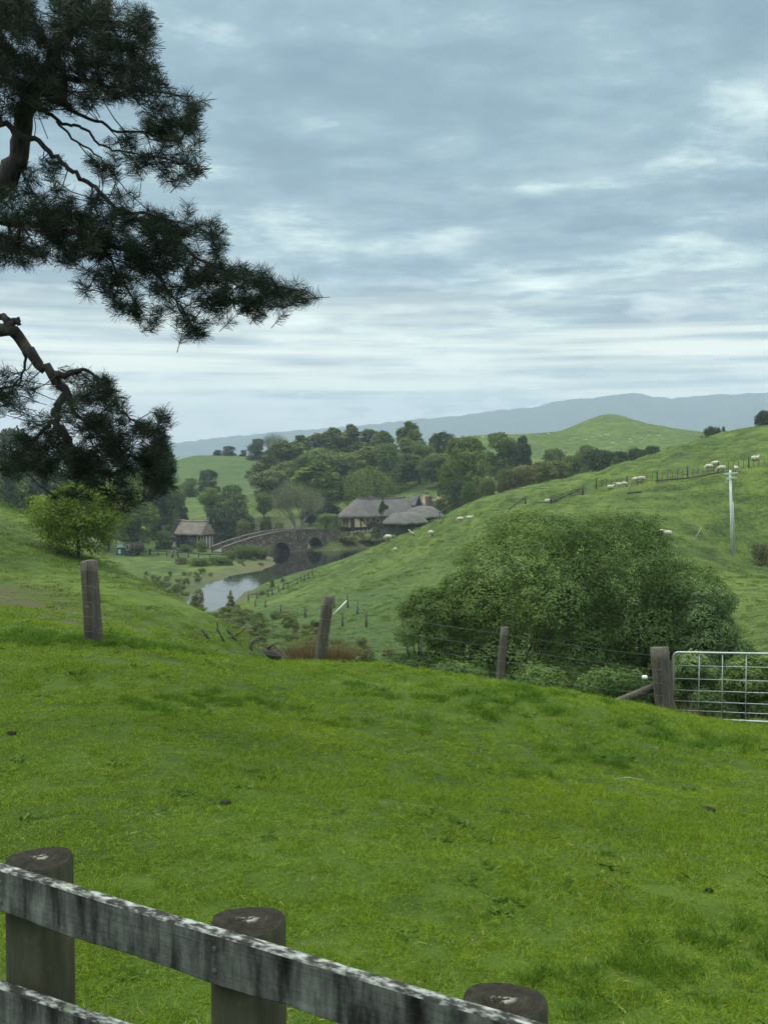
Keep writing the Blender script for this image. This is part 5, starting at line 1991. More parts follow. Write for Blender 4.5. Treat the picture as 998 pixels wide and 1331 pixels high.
def hill_gate():
    a, b = spot(717, 127), spot(757, 126)
    root = thing('wooden_gate', a, 'dark wooden five-bar gate standing alone on the meadow', 'gate')
    v = b - a
    H = .85
    for k in range(5):
        mb = MB()
        z = .12 + H * k / 4.6
        mb.bar(Vector((0, 0, z)), v + Vector((0, 0, z + .05)), .05, .085)
        mb.build('bar', M['postfar'], root)
    mb = MB()
    mb.bar(v * .05 + Vector((0, -.05, .15)), v * .95 + Vector((0, -.05, H + .05)), .04, .08)
    mb.build('diagonal_brace', M['postfar'], root)
    for t, h in ((-.02, 1.0), (1.02, 1.15)):
        mb = MB()
        mb.tube([v * t + Vector((0, 0, -.3)), v * t + Vector((0, 0, h))], .12, 9)
        mb.build('gate_post', M['postfar'], root, True)


hill_gate()
a = spot(816, 121); b = spot(834, 121)
mb = MB()
mb.tube([(0, 0, .1), b - a + Vector((0, 0, .12))], .10, 8)
tag(mb.build('plank', M['postfar'], None, True, a), 'dark log lying below the left end of the batten fence', 'log')
a = spot(661, 127.5); b = spot(683, 127)
root = thing('broken_fence', a, 'broken fence remnant of one rail and post left of the wooden gate', 'fence')
mb = MB()
mb.tube([(0, 0, .12), b - a + Vector((0, 0, .75))], .07, 8)
mb.build('rail', M['postfar'], root, True)
mb = MB()
mb.tube([b - a + Vector((0, 0, -.2)), b - a + Vector((.03, 0, .95))], .09, 8)
mb.build('post', M['postfar'], root, True)
a = spot(696, 127.5); b = spot(715, 127)
mb = MB()
mb.tube([(0, 0, .08), b - a + Vector((0, 0, .15))], .06, 8)
tag(mb.build('fallen_rail', M['postfar'], None, True, a), 'dark rail lying on the grass at the left foot of the wooden gate', 'rail')


def post_fence(name, pts, label, h, r, rails=(), wires=(), material='postfar', group=None, railr=.05, skip=()):
    base = pts[0]
    root = thing(name, base, label, 'fence', group)
    for p in pts:
        rg = random.Random(int(p.x * 100))
        mb = MB()
        mb.tube([(0, 0, -.3), (rg.uniform(-.04, .04), 0, h * rg.uniform(.93, 1.06))], [r, r * .9], 8)
        mb.build('post', M[material], root, True, p - base)
    for f in rails:
        for i in range(len(pts) - 1):
            if i in skip:
                continue
            mb = MB()
            o = Vector((0, -r - railr * .5, f * h))
            mb.bar(pts[i] - base + o, pts[i + 1] - base + o, railr, railr * 2.2)
            mb.build('rail', M[material], root)
    for f in wires:
        mb = MB()
        mb.tube([p - base + Vector((0, -r, f * h)) for p in pts], .006, 4)
        mb.build('wire', M['wire'], root)
    return root


post_fence('shore_fence', [edge(*q) for q in ((323, 781), (334, 779), (348, 776), (354, 774), (362, 769.5), (368, 766.5), (374.5, 765), (386.6, 759.5), (391.5, 757), (395.6, 755.8), (401, 752.5), (406, 748.5))],
           'dark wooden fence along the meadow shore of the pond', 1.05, .09, rails=(.72,), wires=(.4,), skip=(1, 4, 8))
post_fence('shore_fence', [edge(331.6, 789), edge(345, 790), edge(365, 797), edge(397, 804)], 'row of four low posts below the pond shore fence', 1.0, .09, wires=(.5, .8))
rt = post_fence('gully_fence', [edge(434.5, 791), edge(452, 791.5), edge(464.4, 798.5), edge(476, 816.5), edge(445, 815)],
                'short run of small posts with a white brace above the gully', 1.05, .075, wires=(.4, .8))
a, b = edge(433, 799), edge(452, 791.5)
mb = MB()
mb.tube([a - rt.location + Vector((0, 0, 0)), b - rt.location + Vector((-.1, -.1, .6))], [.05, .045], 8)
mb.build('white_brace', M['white'], rt, True)
LF = [(193, 722, 222), (204.6, 722, 221), (216, 722, 220), (230, 723, 219.5), (244, 724.5, 219), (257, 725.5, 218), (272, 726, 217), (287, 728, 217), (303, 731, 216)]
post_fence('lawn_fence', [spot(a, c) for a, b, c in LF], 'low dark rail fence on the lawn before the thatched cottage', 1.15, .12, rails=(.80,), railr=.09)
post_fence('handrail', [edge(571, 676), spot(584, 150), spot(600, 149), spot(620, 148)], 'grey wooden handrail climbing the ridge right of the inn', 1.1, .07, rails=(.9,), railr=.07)

# ------------------------------------------------------------------ bridge
def build_bridge():
    A = at(281, 600, 226)
    B = at(447, 600, 250)
    A.z = B.z = WZ
    v = B - A
    L = v.length
    yaw = atan2(v.y, v.x)
    root = thing('stone_bridge', A, 'two-arched humpbacked stone bridge over the pond', 'bridge', rz=yaw)
    z_l, z_m, z_r = 1.95, 4.85, 3.75
    tm = 0.56

    def top(t):
        if t < tm:
            u = t / tm
            return z_l + (z_m - z_l) * (1 - (1 - u) ** 1.9)
        u = (t - tm) / (1 - tm)
        return z_m + (z_r - z_m) * u ** 1.8

    def t_of(px):
        k = (px - 499) / F
        # point A + v t whose x / y equals k
        return (k * A.y - A.x) / (v.x - k * v.y)
    arches = [(t_of(357) * L, 2.5, 2.35), (t_of(401) * L, 2.2, 3.0)]
    W_ = 4.4

    def under(s):
        for c, hw, h in arches:
            if abs(s - c) < hw:
                return h * sqrt(1 - ((s - c) / hw) ** 2) ** 1.0
        return None
    ss = sorted(set(list(np.linspace(0, L, 120)) + [c + hw * k for c, hw, h in arches for k in (-1, -.999, 1, .999)] + [c + hw * cos(pi * k / 14) for c, hw, h in arches for k in range(1, 14)]))
    mb = MB()
    rg = random.Random(3)
    for sgn in (-1, 1):
        y = sgn * W_ / 2
        for i in range(len(ss) - 1):
            a, b = ss[i], ss[i + 1]
            m_ = (a + b) / 2
            ua = under(m_)
            za = (under(a) or 0) if ua else -1.4
            zb = (under(b) or 0) if ua else -1.4
            ta, tb = top(a / L) - .0, top(b / L) - .0
            if ua:
                za, zb = max(za, 0.0), max(zb, 0.0)
            mb.add([(a, y, za), (b, y, zb), (b, y, tb), (a, y, ta)], [(0, 1, 2, 3)])
    # inside of the arches
    for c, hw, h in arches:
        pts = [(c + hw * cos(pi * k / 20), h * sin(pi * k / 20)) for k in range(21)]
        pts = [(c + hw, -1.4)] + pts + [(c - hw, -1.4)]
        for (x1_, z1_), (x2_, z2_) in zip(pts, pts[1:]):
            mb.add([(x1_, -W_ / 2, z1_), (x2_, -W_ / 2, z2_), (x2_, W_ / 2, z2_), (x1_, W_ / 2, z1_)], [(0, 1, 2, 3)])
    # parapet inner faces and deck
    th = .45
    for i in range(len(ss) - 1):
        a, b = ss[i], ss[i + 1]
        ta, tb = top(a / L), top(b / L)
        for sgn in (-1, 1):
            yo, yi = sgn * W_ / 2, sgn * (W_ / 2 - th)
            mb.add([(a, yi, ta), (b, yi, tb), (b, yi, tb - .85), (a, yi, ta - .85)], [(0, 1, 2, 3)])
    for x in (0, L):
        mb.add([(x, -W_ / 2, -1.4), (x, W_ / 2, -1.4), (x, W_ / 2, top(x / L) - .85), (x, -W_ / 2, top(x / L) - .85)], [(0, 1, 2, 3)])
    mb.build('wall', M['stone'], root)
    for sgn in (-1, 1):
        mb = MB()
        n = 46
        for i in range(n):
            a, b = L * i / n + .03, L * (i + 1) / n - .03
            w_ = th + .16
            z0, z1_ = top(a / L), top(b / L)
            y = sgn * (W_ / 2 - th / 2)
            hh = .14 + rg.uniform(-.03, .04)
            vs = []
            for x, z in ((a, z0), (b, z1_)):
                vs += [(x, y - w_ / 2, z + .002), (x, y + w_ / 2, z + .002), (x, y + w_ / 2, z + hh), (x, y - w_ / 2, z + hh)]
            mb.add(vs, [(0, 1, 2, 3), (7, 6, 5, 4), (0, 4, 5, 1), (1, 5, 6, 2), (2, 6, 7, 3), (3, 7, 4, 0)])
        mb.build('parapet_coping', M['coping'], root)
    mb = MB()
    for i in range(len(ss) - 1):
        a, b = ss[i], ss[i + 1]
        mb.add([(a, -W_ / 2 + th, top(a / L) - .84), (b, -W_ / 2 + th, top(b / L) - .84), (b, W_ / 2 - th, top(b / L) - .84), (a, W_ / 2 - th, top(a / L) - .84)], [(0, 1, 2, 3)])
    mb.build('deck', M['coping'], root)
    for c, hw, h in arches:
        mb = MB()
        for k in range(15):
            a1, a2 = pi * k / 15 + .02, pi * (k + 1) / 15 - .02
            vs = []
            for y in (-W_ / 2 - .06, -W_ / 2 + .1):
                for a_, q in ((a1, 0.02), (a1, .45), (a2, .45), (a2, 0.02)):
                    vs.append((c + (hw + q) * cos(a_), y, max(-.3, (h + q) * sin(a_))))
            mb.add(vs, [(0, 1, 2, 3), (7, 6, 5, 4), (0, 4, 5, 1), (1, 5, 6, 2), (2, 6, 7, 3), (3, 7, 4, 0)])
        mb.build('arch_ring', M['coping'], root)


build_bridge()

# ------------------------------------------------------------------ thatched buildings
def thatch_roof(xa, xb, Wd, hr, he, hipl, hipr, seed, p=1.15, thick=.38, sag=.25, hump=None):
    """a soft thatch: ridge from xa to xb, eaves Wd wide, rounded hips"""
    rng = random.Random(seed)
    mb = MB()
    ns, nc, nd = 26, 12, 14
    prev = None
    rows = []

    def contour(d):
        pts = []
        for i in range(ns):
            pts.append((xa + (xb - xa) * i / (ns - 1), -Wd / 2 * d))
        for i in range(1, nc):
            a = -pi / 2 + pi * i / nc
            pts.append((xb + hipr * d * cos(a), Wd / 2 * d * sin(a)))
        for i in range(ns):
            pts.append((xb + (xa - xb) * i / (ns - 1), Wd / 2 * d))
        for i in range(1, nc):
            a = pi / 2 + pi * i / nc
            pts.append((xa + hipl * d * cos(a), Wd / 2 * d * sin(a)))
        return pts
    vs, fs = [], []
    m_ = 2 * ns + 2 * (nc - 1)
    for j in range(nd + 1):
        d = j / nd
        for k, (x, y) in enumerate(contour(max(d, .002))):
            z = hr - (hr - he) * d ** p
            u = (x - xa) / max(xb - xa, .1)
            z -= sag * sin(pi * min(max(u, 0), 1)) * (1 - d)
            if hump:
                z += hump[0] * exp(-((x - hump[1]) / hump[2]) ** 2) * (1 - d * .6)
            z += 0.05 * sin(x * 2.1 + seed) * d + rng.uniform(-.03, .03)
            vs.append((x, y, z))
    for (d, dz) in ((1.0, -thick), (.93, -thick + .05)):
        for x, y in contour(d):
            vs.append((x, y, he + dz + .05 * sin(x * 2.1 + seed)))
    R_ = nd + 3
    for j in range(R_ - 1):
        for k in range(m_):
            a, b = j * m_ + k, j * m_ + (k + 1) % m_
            fs.append((a, b, b + m_, a + m_))
    fs.append(tuple(range((R_ - 1) * m_, R_ * m_)))
    mb.add(vs, fs)
    return mb


def build_mill():
    base = spot(252, 240)
    zr = at(252, 677, 240).z - base.z
    ze = at(255, 694, 238).z - base.z
    root = thing('thatched_cottage', base, 'small stone and timber cottage with horned thatched roof beside the pond', 'cottage', rz=radians(-24))
    hl = 3.5
    rf = thatch_roof(-hl, hl, 5.6, zr, ze, .35, .35, 3, p=1.05, thick=.35, sag=.12).build('roof', M['thatch_brown'], root, True)
    # catslide sweeping down over the lean-to on the left
    mb = MB()
    vs, fs = [], []
    n = 8
    for i in range(n + 1):
        t = i / n
        for j in range(n + 1):
            u = j / n
            x = -hl - 1.9 + 3.0 * u
            y = -2.3 - 1.7 * t
            z = ze + .55 - 1.5 * t - .9 * (1 - u) * (.3 + t)
            vs.append((x, y, z))
    o_ = len(vs)
    for i in range(n):
        for j in range(n):
            a = i * (n + 1) + j
            fs.append((a, a + 1, a + n + 2, a + n + 1))
    vs2 = [(x, y, z - .3) for x, y, z in vs]
    fs2 = [tuple(reversed([q + o_ for q in f])) for f in fs]
    bd = list(range(n + 1)) + [k * (n + 1) + n for k in range(1, n + 1)] + [n * (n + 1) + k for k in range(n - 1, -1, -1)] + [k * (n + 1) for k in range(n - 1, 0, -1)]
    for q in range(len(bd)):
        a, b = bd[q], bd[(q + 1) % len(bd)]
        fs2.append((a, b, b + o_, a + o_))
    mb.add(vs + vs2, fs + fs2)
    # ridge roll
    rb = MB()
    rb.tube([(-hl - .2, 0, zr - .02), (-hl * .3, 0, zr - .12), (hl * .3, 0, zr - .12), (hl + .2, 0, zr + .02)], [.26, .22, .22, .26], 10)
    rb.build('ridge_roll', M['ridge'], rf, True)
    for x, s in ((-.4, -.4), (hl + .1, 1)):
        hb = MB()
        zz = zr + .05
        hb.tube([(x, 0, zz - .2), (x + .1 * s, 0, zz + .35), (x + .45 * s, 0, zz + .95)], [.16, .11, .03], 8)
        hb.build('ridge_horn', M['ridge'], rf, True)
    mb = MB()
    mb.box((0, 0, (ze - .5) / 2), (hl * 2 - .3, 4.4, ze + .5))
    # gables up to the roof
    for x in (-hl + .15, hl - .15):
        mb.add([(x - .1, -2.2, ze - .2), (x - .1, 2.2, ze - .2), (x - .1, 0, zr - .5), (x + .1, -2.2, ze - .2), (x + .1, 2.2, ze - .2), (x + .1, 0, zr - .5)],
               [(0, 1, 2), (5, 4, 3), (0, 3, 4, 1), (1, 4, 5, 2), (2, 5, 3, 0)])
    mb.build('wall', M['rubble'], root)
    for (y, w_) in ((-1.75, .5), (-.55, .7), (.75, .7), (1.8, .45)):
        m2 = MB()
        m2.box((hl - .02, y, ze * .5 - .1), (.12, w_, ze * .95))
        m2.build('plaster_panel', M['plasterw'], root)
    for y in (-2.15, -1.2, .1, 1.35, 2.15):
        m2 = MB()
        m2.box((hl + .05, y, ze * .5), (.2, .2, ze * 1.05))
        m2.build('timber_post', M['timber'], root)
    m2 = MB()
    m2.bar((hl + .08, -2.3, ze + .12), (hl + .08, 2.3, ze + .12), .18, .24)
    m2.build('tie_beam', M['timber'], root)
    for x in (.35, 1.35):
        m2 = MB()
        m2.box((x, -2.22, ze * .62), (.7, .14, .8))
        wn = m2.build('window', M['paletimber'], root)
        m3 = MB()
        m3.box((x, -2.305, ze * .62), (.5, .04, .6))
        m3.build('pane', M['glass'], wn)
    for x in (-1.6, -.5, 2.3, 3.2):
        m2 = MB()
        m2.box((x, -2.3, ze * .45), (.18, .18, ze * .95))
        m2.build('timber_post', M['timber' if x < 0 else 'plasterw'], root)
    m2 = MB()
    m2.box((-hl - .7, -.3, zr * .52 - .2), (1.7, 2.4, zr * 1.05 + .4), taper=.72)
    m2.build('chimney', M['rubble'], root)
    m2 = MB()
    m2.box((-hl - .5, -2.0, ze * .3), (2.6, 2.6, ze * 1.0), taper=.9)
    m2.build('lean_to', M['rubble'], root)


build_mill()


def local_frame(A, B):
    v = B - A
    return atan2(v.y, v.x), sqrt(v.x ** 2 + v.y ** 2)


def build_inn():
    def at(px, py, D):
        return globals()['at'](px, py, D + 14)
    A, B = at(464, 648, 250), at(527, 648, 259)
    yaw, L = local_frame(A, B)
    mid = A.lerp(B, .5)
    g = min(spot(460, 246).z, spot(500, 250).z)
    g = at(455, 692, 246).z
    base = Vector((mid.x, mid.y, g))
    root = thing('thatched_inn', base, 'long half-timbered inn with a sweeping grey thatched roof beyond the bridge', 'inn', rz=yaw)
    hr = A.z - g
    he = at(450, 671.5, 246).z - g
    a = L / 2
    W_ = 9.0
    rf = thatch_roof(-a, a, W_, hr, he, 5.2, 2.0, 7, p=1.12, thick=.45, sag=.25).build('roof', M['thatch'], root, True)
    rb = MB()
    rb.tube([(-a, 0, hr + .02), (0, 0, hr - .22), (a, 0, hr + .02)], [.2, .2, .2], 8)
    rb.build('ridge_roll', M['thatch'], rf, True)
    vb = MB()
    vb.box((-a + 4.0, -.1, hr + .1), (.9, .9, .9), taper=.8)
    vb.build('roof_vent', M['coping'], rf)
    # walls: body, plaster panels between dark timbers
    yw = -W_ / 2 + .9
    xl = -a - 3.6
    mb = MB()
    mb.box(((xl + a) / 2, .3, he / 2), (a - xl, W_ - 2.4, he))
    mb.build('wall', M['timber'], root)
    n = 9
    for i in range(n):
        x0_ = xl + .25 + (a - xl - .4) * i / n
        x1_ = xl + (a - xl - .2) * (i + 1) / n
        m2 = MB()
        m2.box(((x0_ + x1_) / 2, yw, he * .62), (x1_ - x0_ - .18, .12, he * .62))
        m2.build('plaster_panel', M['plaster'], root)
    for i in range(n + 1):
        x0_ = xl + .12 + (a - xl - .3) * i / n
        m2 = MB()
        m2.box((x0_, yw - .06, he * .5), (.26, .26, he))
        m2.build('timber_post', M['timber'], root)
    for i in (1, 2, 5, 7):
        x0_ = xl + .12 + (a - xl - .3) * i / n
        x1_ = xl + .12 + (a - xl - .3) * (i + 1) / n
        m2 = MB()
        s = 1 if i % 2 else -1
        m2.bar((x0_, yw - .075, he * (.9 if s > 0 else .35)), (x1_, yw - .075, he * (.35 if s > 0 else .9)), .2, .24)
        m2.build('diagonal_brace', M['timber'], root)
    for z in (.30, .96):
        m2 = MB()
        m2.bar((xl, yw - .08, he * z), (a, yw - .08, he * z), .2, .26)
        m2.build('timber_beam', M['timber'], root)
    for k, y0 in enumerate((-2.4, -.9, .6, 2.1)):
        m2 = MB()
        m2.box((xl - .03, y0 + .4, he * .62), (.14, 1.15, he * .62))
        m2.build('plaster_panel', M['plaster'], root)
        m2 = MB()
        m2.box((xl - .07, y0 - .35, he * .5), (.24, .24, he))
        m2.build('timber_post', M['timber'], root)
    m2 = MB()
    m2.box((xl + 6.2, yw - .12, he * .32), (3.2, .5, he * .62))
    m2.build('porch', M['timber'], root)
    for i in (3, 6):
        x0_ = xl + .12 + (a - xl - .3) * (i + .5) / n
        m2 = MB()
        m2.box((x0_, yw - .08, he * .66), (.8, .14, .9))
        w2 = m2.build('window', M['timber'], root)
        m3 = MB()
        m3.box((x0_, yw - .165, he * .66), (.6, .04, .7))
        m3.build('pane', M['glass'], w2)
    # the wing that climbs to the right
    A2, B2 = at(530, 650, 262), at(571, 647.5, 270)
    yaw2, L2 = local_frame(A2, B2)
    m_ = A2.lerp(B2, .5)
    wl = Vector((m_.x, m_.y, g)) - base
    Rm = Matrix.Rotation(-yaw, 3, 'Z')
    wl = Rm @ wl
    hr2 = A2.z - g
    he2 = at(545, 660, 258).z - g
    w = thatch_roof(-L2 / 2, L2 / 2, 9.0, hr2, he2, 2.5, 2.5, 9, p=1.1, thick=.45, sag=-.1, hump=(.45, -L2 * .25, 2.2)).build('wing_roof', M['thatch'], root, True, wl)
    w.rotation_euler = (0, 0, yaw2 - yaw)
    mb = MB()
    mb.box((0, .4, he2 / 2 - .2), (L2 + 2.5, 6.6, he2))
    ww = mb.build('wing_wall', M['timber'], root, False, wl)
    ww.rotation_euler = (0, 0, yaw2 - yaw)
    # little pointed dormer
    d = at(543.5, 652, 257) - base
    d = Rm @ d
    mb = MB()
    mb.add([(-.75, 0, -.9), (.75, 0, -.9), (0, 0, 1.1), (-.75, 3, -.9), (.75, 3, -.9), (0, 3, 1.1)], [(0, 1, 2), (5, 4, 3), (0, 3, 4, 1), (1, 4, 5, 2), (2, 5, 3, 0)])
    mb.build('dormer', M['timber'], root, False, d)
    mb = MB()
    for s in (-1, 1):
        mb.bar((s * .95, 1.3, -1.0), (0, 1.3, 1.38), 3.2, .28, up=(0, 1, 0)) if False else mb.add(
            [(s * 1.15, -.3, -1.1), (0, -.3, 1.30), (0, 3.2, 1.30), (s * 1.15, 3.2, -1.1), (s * 1.15, -.3, -.80), (0, -.3, 1.66), (0, 3.2, 1.66), (s * 1.15, 3.2, -.80)],
            [(0, 1, 2, 3), (7, 6, 5, 4), (0, 4, 5, 1), (1, 5, 6, 2), (2, 6, 7, 3), (3, 7, 4, 0)])
    mb.build('dormer_thatch', M['thatch'], root, False, d)
    # chimneys
    for (px, t_, b_, D, wpx, mt, lab) in ((553, 641.5, 660, 262, 6.5, 'plaster', 'cream rendered chimney'), (571, 641.5, 660, 264, 5.5, 'plaster', None), (557, 647, 665, 255, 7, 'brick', 'red brick chimney')):
        p = at(px, b_, D) - base
        h = at(px, t_, D).z - at(px, b_, D).z
        p = Rm @ p
        wd = wpx / F * D
        mb = MB()
        mb.box((0, 0, h / 2), (wd, wd, h), taper=.9)
        c = mb.build('chimney', M[mt], root, False, p)
        if lab:
            c['label'] = lab
        mb = MB()
        mb.box((0, 0, h + .1), (wd * 1.12, wd * 1.12, .24))
        mb.box((0, 0, h + .31), (wd * .8, wd * .8, .18))
        mb.build('chimney_cap', M['coping'], c)
    # stone gable end on the right
    p = Rm @ (at(565, 662, 262) - base)
    mb = MB()
    mb.box((0, 0, 0), (3.2, 3.0, 4.2), taper=.75)
    mb.build('stone_gable', M['rubble'], root, False, p)


build_inn()


def build_hut(name, a_px, b_px, top, eave, D, W_, hips, label, seed):
    A, B = at(a_px, top[0], D), at(b_px, top[1], D + 3)
    yaw, L = local_frame(A, B)
    m_ = A.lerp(B, .5)
    ze = at((a_px + b_px) / 2, eave, D - 2).z
    g = ze - 2.1
    base = Vector((m_.x, m_.y, g))
    root = thing(name, base, label, 'hut', 'thatched huts in front of the inn', rz=yaw)
    hr = m_.z - g
    thatch_roof(-L / 2, L / 2, W_, hr, 2.1, hips, hips, seed, p=1.5, thick=.4, sag=-.15).build('roof', M['thatch'], root, True)
    mb = MB()
    mb.box((0, .2, .9), (L + hips * 1.0, W_ - 1.4, 2.2))
    mb.build('wall', M['rubble'], root)
    for k in range(4):
        x = -L / 2 - hips * .6 + (L + hips * 1.2) * k / 3
        mb = MB()
        mb.tube([(x, -W_ / 2 + .45, -.5), (x, -W_ / 2 + .45, 2.0)], .1, 8)
        mb.build('timber_post', M['timber'], root, True)


build_hut('thatched_hut', 514, 540, (669, 663.5), 680, 214, 6.0, 2.4, 'low thatched hut in front of the inn, nearer to the sheep', 4)
build_hut('thatched_hut', 541, 559, (661, 655.5), 672, 222, 7.0, 2.6, 'higher thatched hut in front of the inn, below the chimneys', 5)

# pale rustic fence and dry-stone wall fragments by the inn
pts = [at(441 + 5.2 * k, 694 - .25 * k, 255) for k in range(9)]
root = thing('rustic_fence', spot(441, 255), 'pale crooked stick fence in front of the inn', 'fence')
b0 = root.location
for i, q in enumerate(pts):
    g = spot(441 + 5.2 * i, 255 + .2 * i)
    zt = g.z + 1.2
    mb = MB()
    mb.tube([g - b0 + Vector((0, 0, -.2)), Vector((g.x, g.y, max(zt, g.z + .9))) - b0], [.11, .08], 7)
    mb.build('post', M['paletimber'], root, True)
    if i:
        gp = spot(441 + 5.2 * (i - 1), 255 + .2 * (i - 1))
        for f in (.35, .75):
            mb = MB()
            mb.tube([gp - b0 + Vector((0, -.1, 1.15 * f + rnd.uniform(-.25, .25))), g - b0 + Vector((0, -.1, 1.15 * f + rnd.uniform(-.25, .25)))], .075, 6)
            mb.build('rail', M['paletimber'], root, True)
root = thing('rustic_fence', edge(515, 694), 'few pale broken sticks standing at the meadow edge below the huts', 'fence')
b0 = root.location
for (x1_, y1_, x2_, y2_) in ((515, 694, 518, 691), (531, 693, 535, 697), (535, 697, 539, 699)):
    a, b = edge(x1_, y1_), edge(x2_, y2_)
    mb = MB()
    mb.tube([a - b0 + Vector((0, 0, .5)), b - b0 + Vector((0, 0, .4))], .07, 6)
    mb.build('stick', M['paletimber'], root, True)

# ------------------------------------------------------------------ barrel wagon, tent, stand, cart, walker on the lawn
def build_wagon():
    p = spot(174, 223)
    root = thing('barrel_wagon', p, 'dark wagon carrying one huge barrel on the lawn', 'wagon', rz=radians(50))
    R = 1.15
    mb = MB()
    L = 3.6
    prof = [(R * .80, -L / 2), (R * .92, -L / 4), (R, 0), (R * .92, L / 4), (R * .80, L / 2)]
    mb.lathe(prof, 26, (0, 0, 1.75), 'x')
    bar = mb.build('barrel', M['barrel'], root, True)
    for x, r in ((-L / 2 + .12, R * .84), (-L * .22, R * .955), (L * .22, R * .955), (L / 2 - .12, R * .84)):
        mb = MB()
        mb.lathe([(r + .0, -.06), (r + .03, -.05), (r + .03, .05), (r, .06)], 26, (x, 0, 1.75), 'x')
        mb.build('hoop', M['iron'], bar, True)
    ring = MB()
    pts = [(-L / 2 - .04, .62 * cos(2 * pi * k / 20), 1.75 + .62 * sin(2 * pi * k / 20)) for k in range(21)]
    ring.tube(pts, .075, 6)
    ring.build('end_ring', M['hoop'], bar, True)
    mb = MB()
    for y in (-.7, .7):
        mb.box((0, y, .72), (4.1, .16, .2))
    mb.box((0, 0, .60), (4.1, 1.7, .08))
    mb.build('wagon_bed', M['timber'], root)
    for x in (-1.35, 1.45):
        for y in (-1.05, 1.05):
            w_ = MB()
            r = .55 if x < 0 else .72
            pts = [(r * cos(2 * pi * k / 20), 0, r * sin(2 * pi * k / 20)) for k in range(21)]
            w_.tube(pts, .06, 6)
            wh = w_.build('wheel', M['barrel'], root, True, (x, y, r))
            s_ = MB()
            for k in range(8):
                a = pi * k / 4
                s_.bar((0, 0, 0), (r * cos(a), 0, r * sin(a)), .05, .05, up=(0, 1, 0))
            s_.lathe([(.10, -.12), (.12, 0), (.10, .12)], 10, axis='y')
            s_.build('spokes', M['barrel'], wh)
    mb = MB()
    for y in (-.4, .4):
        mb.tube([(2.0, y, .6), (3.9, y * .8, .55)], .06, 7)
    mb.build('shafts', M['timber'], root)


build_wagon()


def build_tent():
    p = spot(160, 226)
    root = thing('market_tent', p, 'green tent with a pale canvas roof left of the barrel wagon', 'tent')
    mb = MB()
    mb.add([(-1.5, -1.2, 0), (1.5, -1.2, 0), (1.5, 1.2, 0), (-1.5, 1.2, 0), (-1.1, -1.0, 1.7), (1.3, -1.0, 1.9), (1.3, 1.0, 1.9), (-1.1, 1.0, 1.7)],
           [(0, 1, 5, 4), (1, 2, 6, 5), (2, 3, 7, 6), (3, 0, 4, 7), (4, 5, 6, 7)])
    mb.build('side_walls', M['canvasgreen'], root)
    mb = MB()
    n = 8
    vs, fs = [], []
    for i in range(n + 1):
        a = pi * i / n
        for y in (-1.3, 1.3):
            vs.append((.15 - 1.35 * cos(a), y, 1.65 + 1.0 * sin(a)))
    for i in range(n):
        fs.append((2 * i, 2 * i + 1, 2 * i + 3, 2 * i + 2))
    fs.append(tuple(range(0, 2 * n + 2, 2)))
    fs.append(tuple(range(1, 2 * n + 2, 2)))
    mb.add(vs, fs)
    mb.build('canvas_roof', M['canvas'], root)
    mb = MB()
    mb.box((-.7, -1.16, .8), (.5, .04, .9))
    mb.build('door_flap', M['canvas'], root)


build_tent()


def remesh(mb, voxel, name, mats, it=2):
    me = mb.mesh('tmp', mats)
    o = bpy.data.objects.new('tmp', me)
    COL.objects.link(o)
    r = o.modifiers.new('r', 'REMESH')
    r.mode = 'VOXEL'
    r.voxel_size = voxel
    s_ = o.modifiers.new('s', 'SMOOTH')
    s_.iterations = it
    dg = bpy.context.evaluated_depsgraph_get()
    dg.update()
    out = bpy.data.meshes.new_from_object(o.evaluated_get(dg))
    out.name = name
    bpy.data.objects.remove(o)
    bpy.data.meshes.remove(me)
    out.materials.clear()
    for m_ in (mats if isinstance(mats, (list, tuple)) else [mats]):
        out.materials.append(m_)
    out.polygons.foreach_set('use_smooth', [True] * len(out.polygons))
    out.update()
    return out


